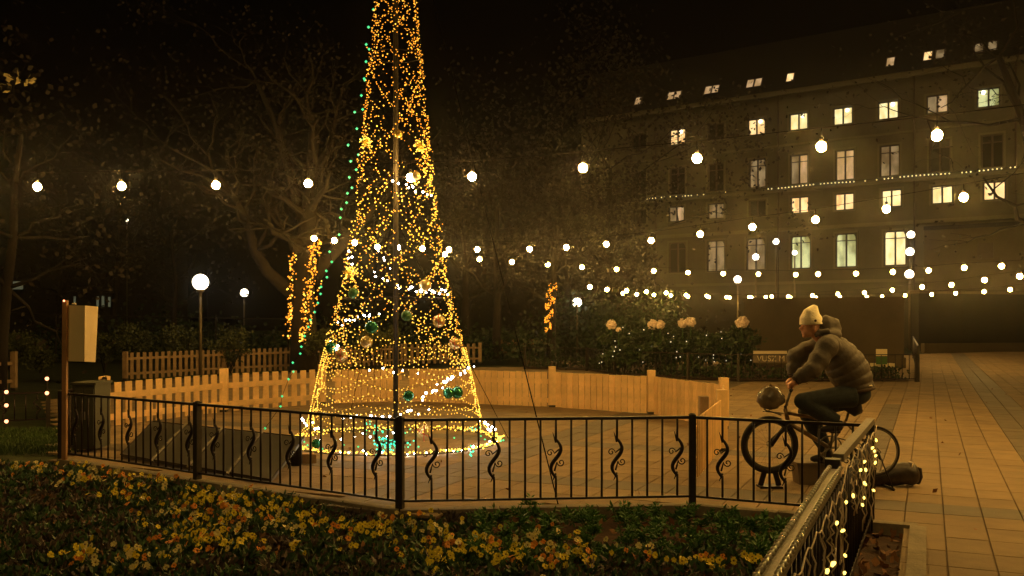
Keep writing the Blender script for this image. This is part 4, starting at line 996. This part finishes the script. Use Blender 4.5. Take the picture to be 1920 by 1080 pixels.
# ================================================================== BICYCLE
BD = 9.2; S = F/BD
BO = Vector(((1545-960)/S, BD, 0))
def L(px, py, y=0): return atd(px, py, BD+y)-BO+Vector((0,0,0))      # local to BO, x right, y away, z up
bk = thing('bicycle', 'bronze framed bicycle raised on a stand behind the fence corner', 'bicycle', BO)
def wheel(c, r_, tr, nm):
    pa = bpy.data.objects.new('wheel', None); COL.objects.link(pa)
    q = MB(); q.tube([c+Vector((math.cos(a*.1309)*(r_-tr), 0, math.sin(a*.1309)*(r_-tr))) for a in range(49)], tr, 8, cap=False)
    COL.objects.unlink(pa); bpy.data.objects.remove(pa)
    w_ = q.build('tyre' if False else 'wheel', M['black'], bk, True, local=True)
    q = MB(); q.tube([c+Vector((math.cos(a*.1309)*(r_-2*tr-.004), 0, math.sin(a*.1309)*(r_-2*tr-.004))) for a in range(49)], .009, 6, cap=False); q.build('rim', M['steel'], w_, True, local=True)
    q = MB(); q.tube([c+Vector((0,-.045,0)), c+Vector((0,.045,0))], .022, 10); q.build('hub', M['steel'], w_, True, local=True)
    q = MB()
    for k in range(28):
        a = k*6.2832/28; a2 = a+(.5 if k%2 else -.5); q.tube([c+Vector((.02*math.cos(a2), .03*(1 if k%4<2 else -1), .02*math.sin(a2))), c+Vector((math.cos(a)*(r_-2*tr), 0, math.sin(a)*(r_-2*tr)))], .0007, 3)
    q.build('spokes', M['steel'], w_, local=True, kind='stuff')
FW = L(1443,834); RW = L(1640,846); BB = L(1553,838)
wheel(FW, .285, .029, 'f'); wheel(RW, .25, .012, 'r')
HT = L(1472,772); HB = L(1479,797); ST = L(1586,790)
q = MB()
q.tube([HT+Vector((0,0,.03)), HB], .022, 8); q.tube([HT+Vector((.01,0,-.01)), ST+Vector((-.01,0,-.02))], .017, 8); q.tube([HB+Vector((0,0,.02)), BB], .022, 8); q.tube([BB, ST], .017, 8)
for s_ in (-.05,.05): q.tube([BB+Vector((.02,s_*.4,0)), RW+Vector((0,s_,0))], .009, 6); q.tube([ST+Vector((0,s_*.3,-.02)), RW+Vector((0,s_,0))], .008, 6)
q.build('frame', M['bikef'], bk, True, local=True)
q = MB()
for s_ in (-.055,.055): q.tube([HB+Vector((-.01,s_,-.0)), L(1462,812,s_), FW+Vector((0,s_,0))], [.020,.021,.022], 8)
q.tube([HB+Vector((-.01,-.055,0)), HB+Vector((-.01,.055,0))], .016, 6); q.tube([HB, HT+Vector((.0,0,.06))], .014, 6); q.build('fork', M['iron'], bk, True, local=True)
q = MB(); q.tube([HT+Vector((0,0,.02)), L(1476,752), L(1483,732)], .013, 8); q.build('stem', M['steel'], bk, True, local=True)
q = MB(); q.tube([L(1483,732,-.30), L(1485,727,-.22), L(1483,733,-.04), L(1483,733,.04), L(1485,727,.22), L(1483,732,.30)], .0125, 8); hbar = q.build('handlebar', M['steel'], bk, True, local=True)
for s_ in (-1,1): q = MB(); q.tube([L(1484,730,s_*.22), L(1483,732,s_*.31)], .018, 8); q.build('grip', M['black'], hbar, True, local=True)
q = MB(); q.tube([ST, L(1593,768)], .013, 8); q.build('seat_post', M['steel'], bk, True, local=True)
q = MB(); q.tube([L(1572,764), L(1585,762), L(1600,763), L(1612,760)], [.02,.035,.075,.06], 10, flat=1.3); q.build('saddle', M['black'], bk, True, local=True)
q = MB(); q.tube([BB+Vector((math.cos(a*.2618)*.115, -.06, math.sin(a*.2618)*.115)) for a in range(25)], .009, 5, cap=False)
for a in range(5): q.tube([BB+Vector((0,-.06,0)), BB+Vector((math.cos(a*1.2566)*.11,-.06,math.sin(a*1.2566)*.11))], .009, 5)
q.build('chainring', M['steel'], bk, True, local=True)
q = MB(); q.tube([BB+Vector((0,-.06,.115)), RW+Vector((0,-.06,.035)), RW+Vector((.04,-.06,0)), RW+Vector((0,-.06,-.035)), BB+Vector((0,-.06,-.115))], .005, 4); q.build('chain', M['black'], bk, local=True)
PN = L(1553,838)+Vector((.015,-.13,.165)); PF = BB*2-PN; PF.y = .13
for p in (PN, PF):
    sy = -1 if p.y < 0 else 1
    q = MB(); q.tube([BB+Vector((0,sy*.07,0)), Vector((p.x,sy*.085,p.z))], .012, 6); o = q.build('crank', M['steel'], bk, True, local=True)
    q = MB(); q.box((p.x,p.y,p.z), (.09,.08,.02)); q.build('pedal', M['black'], o, local=True)
q = MB(); q.tube([RW+Vector((0,-.05,0)), RW+Vector((.03,-.05,-.06)), RW+Vector((.06,-.05,-.09))], [.02,.016,.008], 6); q.build('derailleur', M['black'], bk, True, local=True)
q = MB(); q.tube([L(1440,770,-.02), L(1465,778,-.02)], .007, 5); q.tube([L(1430,771,.08), L(1470,775,.05)], .006, 5); q.build('front_rack', M['steel'], bk, True, local=True)
# trainer stand
st_ = thing('bicycle_stand', 'low steel stand lifting the rear wheel of the bicycle', 'stand', BO+Vector((RW.x,0,0)))
for s_ in (-1,1):
    q = MB(); q.tube([(0,s_*.10,RW.z),(.10,s_*.2,.02)], .007, 6); q.tube([(0,s_*.10,RW.z),(-.10,s_*.2,.02)], .007, 6); q.build('leg', M['iron'], st_, True, local=True)
for x_ in (.10,-.10): q = MB(); q.tube([(x_,-.22,.018),(x_,.22,.018)], .014, 6); q.build('foot_bar', M['iron'], st_, True, local=True)
t = thing('wheel_holder', 'slim dark holder under the front wheel of the bicycle', 'stand', BO+Vector((FW.x,0,0)))
hb_ = FW.z-.285; q = MB(); q.box((0,0,.010), (.22,.16,.02)); q.build('base', M['iron'], t, local=True); q = MB(); q.beam((-.09,0,.02),(-.05,0,hb_+.03),.02,.05); q.beam((.09,0,.02),(.05,0,hb_+.03),.02,.05); q.build('cradle', M['iron'], t, local=True)
# carrier bag on the rack
t = thing('plastic_bag', 'full grey plastic bag on the front rack of the bicycle', 'bag', BO+L(1445,748))
q = MB(); q.ball((0,0,0), (.135,.12,.105), 18, 12, fn=lambda d: 1+.16*noise.noise(d*2.3)+.08*noise.noise(d*6)+(.18 if d.z>.85 else 0)); q.build('sack', M['pbag'], t, True, local=True)
q = MB(); q.tube([(-.02,0,.10),(0,0,.14),(.03,.0,.115)], [.02,.012,.004], 6); q.tube([(-.08,-.05,-.09),(-.05,-.06,-.115),(-.02,-.05,-.10)], [.01,.006,.004], 5); q.build('knot', M['pbag'], t, True, local=True)
t = thing('grey_box', 'grey storage box on the ground under the bicycle pedals', 'box', BO+Vector(((1532-1545)/S, .25, 0)))
q = MB(); vs = []
for (z_, k_) in ((.0,.86),(.20,1.0)):
    for sx, sy in ((-1,-1),(1,-1),(1,1),(-1,1)): vs.append((sx*.15*k_, sy*.12*k_, z_))
q.add(vs, [(3,2,1,0),(4,5,6,7),(0,1,5,4),(1,2,6,5),(2,3,7,6),(3,0,4,7)]); q.build('body', M['box'], t, local=True); q = MB(); q.box((0,0,.21), (.32,.26,.022)); q.build('lid', M['box'], t, local=True)
t = thing('dark_bag', 'black crumpled bag lying on the paving behind the rear wheel', 'bag', BO+Vector(((1690-1545)/S, .08, 0)))
q = MB(); q.tube([(-.30,0,.06),(-.16,0,.07),(-.06,0,.11),(.06,0,.125),(.14,0,.12),(.185,0,.12)], [.05,.075,.10,.115,.11,.085], 14); 
for i_, v_ in enumerate(q.v):
    nn = noise.noise(Vector(v_)*9)*.018; q.v[i_] = (v_[0]+nn, v_[1]+nn, max(.003, v_[2]+nn))
q.build('body', M['bag'], t, True, local=True)
q = MB(); q.tube([(.19,0,.02),(.20,0,.07),(.20,0,.14),(.19,0,.19),(.215,0,.17),(.225,0,.09),(.20,0,.03)], .022, 7); q.build('collar', M['bag'], t, True, local=True)
q = MB(); q.tube([(.10,-.09,.20),(.13,-.05,.235),(.12,.02,.24)], .007, 5); q.build('strap', M['cable'], t, True, local=True)
q = MB(); q.tube([(-.28,0,.06),(-.36,-.02,.035),(-.46,0,.03)], [.04,.025,.02], 8); q.build('sleeve', M['bag'], t, True, local=True)

# ================================================================== RIDER
per = thing('person', 'man in cream beanie and brown puffer jacket bent over the bicycle, pedalling', 'person', BO)
def remesh(o, vox, sm=6, mode=True):
    m = o.modifiers.new('remesh', 'REMESH'); m.mode = 'VOXEL'; m.voxel_size = vox; m.use_smooth_shade = True
    s2 = o.modifiers.new('smooth', 'SMOOTH'); s2.iterations = sm; s2.factor = .5
def ell(q, a, b, ra, rb, n_=6, k=14, flat=1.0): q.tube([lerp(a,b,i/n_) for i in range(n_+1)], [lerp(ra,rb,i/n_) for i in range(n_+1)], k, flat=flat)
HC = L(1520,611)                                  # head centre
SHn = L(1553,647,-.19); SHf = L(1545,645,.19)
ELn = L(1522,692,-.27); ELf = L(1493,668,.30)
HNn = L(1486,722,-.25); HNf = L(1483,716,.25)
# body : head, neck, core, arms, hands, legs as one surface
q = MB()
q.ball(HC+Vector((0,0,.01)), (.088,.074,.10), 20, 14)
q.ball(HC+Vector((-.028,0,-.055)), (.062,.052,.058), 16, 10)          # jaw, face down-left
q.ball(HC+Vector((-.058,0,-.098)), (.026,.026,.022), 10, 8)           # chin
q.tube([HC+Vector((-.080,0,.005)), HC+Vector((-.104,0,-.028)), HC+Vector((-.088,0,-.042))], [.008,.015,.011], 8)  # nose
q.ball(HC+Vector((-.070,0,.016)), (.014,.046,.009), 10, 6)            # brow
q.ball(HC+Vector((-.078,0,-.062)), (.014,.026,.008), 8, 6); q.ball(HC+Vector((-.074,0,-.078)), (.013,.022,.007), 8, 6)
for s_ in (-1,1): q.ball(HC+Vector((.012,s_*.073,-.020)), (.020,.010,.030), 8, 6)
ell(q, HC+Vector((.02,0,-.04)), L(1545,640), .055, .062)
ell(q, L(1550,643), L(1592,700), .12, .13); ell(q, L(1592,700), L(1603,735), .13, .13)
for SH, EL, HN in ((SHn,ELn,HNn),(SHf,ELf,HNf)):
    ell(q, L(1552,648), SH, .08, .06, 3); ell(q, SH, EL, .05, .042); ell(q, EL, HN+Vector((.02,0,.01)), .040, .026)
    # hand: palm, four fingers closed round the grip, thumb from the side of the palm
    q.ball(HN+Vector((-.006,0,.008)), (.030,.046,.034), 12, 8)
    for k in range(4):
        y_ = -.034+.022*k; ln = [.9,1.0,.97,.8][k]
        q.tube([HN+Vector((-.018,y_,.020)), HN+Vector((-.044*ln,y_,.004)), HN+Vector((-.046*ln,y_,-.026)), HN+Vector((-.020,y_,-.040)), HN+Vector((.0,y_,-.030))], [.0105,.010,.0095,.009,.007], 7)
    sg = 1 if HN.y < 0 else -1
    q.tube([HN+Vector((.010,sg*.030,.012)), HN+Vector((.004,sg*.055,-.004)), HN+Vector((-.016,sg*.060,-.024))], [.013,.011,.008], 7)
HIPn = L(1603,742,-.10); HIPf = L(1603,742,.10); KNn = L(1506,752,-.13); ANn = PN+Vector((.03,0,.085)); ANf = PF+Vector((.045,0,.09)); KNf = L(1513,772,.13)
for HP, KN, AN in ((HIPn,KNn,ANn),(HIPf,KNf,ANf)):
    ell(q, HP, KN, .075, .05); ell(q, KN, AN, .05, .032); ell(q, AN, AN+Vector((-.10,0,-.05)), .032, .025, 3)
body = q.build('body', M['skin'], per, True, local=True); remesh(body, .0062, 3)
for s_ in (-1,1): q = MB(); q.ball(HC+Vector((-.076,s_*.030,-.006)), .0062, 8, 6); q.build('eye', M['fdark'], per, True, local=True)
# hat
q = MB(); hp_ = HC+Vector((.006,0,.052))
q.ball(hp_+Vector((0,0,.012)), (.108,.096,.078), 20, 14)
q.tube([hp_+Vector((-.004,0,-.030)), hp_+Vector((-.008,0,.02)), hp_+Vector((.006,0,.08)), hp_+Vector((.030,0,.125)), hp_+Vector((.042,0,.152))], [.108,.104,.082,.045,.022], 20)
hat = q.build('beanie', M['hat'], per, True, local=True); remesh(hat, .008, 6)
q = MB(); q.tube([hp_+Vector((math.cos(a*.2618)*.104, math.sin(a*.2618)*.092, -.030+math.cos(a*.2618)*.004)) for a in range(25)], .010, 8, cap=False); q.build('brim', M['hat'], hat, True, local=True)
q = MB(); q.tube([hp_+Vector((.008,-.094,.0)), hp_+Vector((.008,-.106,.0))], .013, 10); q.build('badge', M['jack2'], hat, True, local=True)
# jacket
q = MB()
tp = [(1541,637,.085,.085),(1553,648,.13,.19),(1566,660,.165,.215),(1577,674,.185,.22),(1588,690,.197,.215),(1597,706,.19,.205),(1602,720,.175,.195),(1604,731,.16,.185)]
def torso(q, tp, n_=28, infl=0):
    vs = []; k_ = len(tp)
    for i,(px,py,rx,ry) in enumerate(tp):
        c = L(px,py); a = tp[max(0,i-1)]; b_ = tp[min(k_-1,i+1)]; dr_ = (L(b_[0],b_[1])-L(a[0],a[1])).normalized(); nn = Vector((dr_.z,0,-dr_.x))
        for j in range(n_):
            an = 2*math.pi*j/n_; vs.append(c + nn*(rx+infl)*math.cos(an) + Vector((0,1,0))*(ry+infl)*math.sin(an))
    fs = [(i*n_+j, i*n_+(j+1)%n_, (i+1)*n_+(j+1)%n_, (i+1)*n_+j) for i in range(k_-1) for j in range(n_)]
    fs += [tuple(range(n_-1,-1,-1)), tuple(range((k_-1)*n_, k_*n_))]
    q.add(vs, fs)
# quilted puffs: interleave slightly larger and smaller rings
tq = []
for i in range(len(tp)-1):
    for h in range(4):
        t_ = h/4; bul = .006 if h in (1,2,3) else -.008
        tq.append(tuple(lerp(tp[i][k],tp[i+1][k],t_)+(bul if k>1 else 0) for k in range(4)))
tq.append(tp[-1]); torso(q, tq)
def sleeve(q, pts, r_):
    P = []; Rr = []
    for i in range(len(pts)-1):
        n_ = 8
        for h in range(n_):
            t_ = h/n_; P.append(lerp(pts[i],pts[i+1],t_)); Rr.append(lerp(r_[i],r_[i+1],t_) + (.007*math.sin(t_*math.pi*4)))
    P.append(pts[-1]); Rr.append(r_[-1]); q.tube(P, Rr, 16)
sleeve(q, [L(1558,646,-.10), SHn, ELn+Vector((.015,0,0)), HNn+Vector((.035,0,.055))], [.10,.105,.090,.062])
sleeve(q, [L(1552,646,.10), SHf, ELf+Vector((.0,0,0)), HNf+Vector((.012,0,.055))], [.10,.105,.098,.055])
jk = q.build('jacket', M['jack'], per, True, local=True); remesh(jk, .0105, 2)
q = MB(); q.ball(L(1556,628), (.115,.14,.075), 16, 10); q.tube([L(1541,619), L(1551,614), L(1564,616), L(1573,624)], [.070,.078,.062,.03], 12, flat=1.7); q.tube([L(1535,630,-.09), L(1542,622,-.12), L(1556,620,-.13)], [.022,.03,.03], 8); q.tube([L(1531,632,-.0), L(1530,628,-.07), L(1538,618,-.10)], [.02,.022,.026], 8)
hd = q.build('hood', M['jack'], per, True, local=True); remesh(hd, .011, 14)
q = MB(); torso(q, [(1604,727,.168,.192),(1605,733,.165,.19)], infl=.012); q.build('hem', M['jack2'], jk, True, local=True)
q = MB(); q.ball(L(1621,722,-.04), (.065,.15,.018), 12, 6); q.build('shirt_tail', M['shirt'], per, True, local=True)
for HN, EL in ((HNn,ELn),(HNf,ELf)): q = MB(); dn_ = (HN-EL).normalized(); c = HN+Vector((.03,0,.045)); q.tube([c-dn_*.015, c+dn_*.012], .048, 14); q.build('cuff', M['jack2'], jk, True, local=True)
# trousers
q = MB(); q.ball(L(1603,738), (.15,.175,.115), 20, 12)
for HP, KN, AN in ((HIPn,KNn,ANn),(HIPf,KNf,ANf)):
    ell(q, HP+Vector((-.01,0,0)), KN, .118, .082, 6, 16); ell(q, KN, lerp(KN,AN,.5), .086, .084, 4, 16); ell(q, lerp(KN,AN,.5), AN+Vector((0,0,.02)), .084, .062, 4, 16)
    q.ball(KN+Vector((-.01,0,0)), (.08,.078,.08), 14, 10)
tr = q.build('trousers', M['jean'], per, True, local=True); remesh(tr, .011, 5)
for AN in (ANn, ANf):
    q = MB(); q.tube([AN+Vector((.045,0,-.035)), AN+Vector((.0,0,-.03)), AN+Vector((-.06,0,-.048)), AN+Vector((-.13,0,-.062)), AN+Vector((-.165,0,-.064))], [.032,.045,.038,.032,.018], 12, flat=1.05)
    q.tube([AN+Vector((0,0,-.03)), AN+Vector((.01,0,.03))], .042, 12)
    sh = q.build('shoe', M['black'], per, True, local=True); remesh(sh, .009, 4)

# ================================================================== NIGHT HAZE
q = MB(); q.box((10, 58, 13), (150, 140, 28.6)); hz = q.build('haze', [], kind='stuff')
hm = bpy.data.materials.new('night_haze'); hm.use_nodes = True; nt = hm.node_tree; nt.nodes.remove(nt.nodes['Principled BSDF'])
pv = nt.nodes.new('ShaderNodeVolumePrincipled'); pv.inputs['Color'].default_value = (.92,.9,.85,1); pv.inputs['Density'].default_value = HAZE; pv.inputs['Anisotropy'].default_value = .955
nt.links.new(pv.outputs['Volume'], nt.nodes['Material Output'].inputs['Volume']); hz.data.materials.append(hm)
tag(hz, 'thin night haze glowing round the lamps', 'haze')
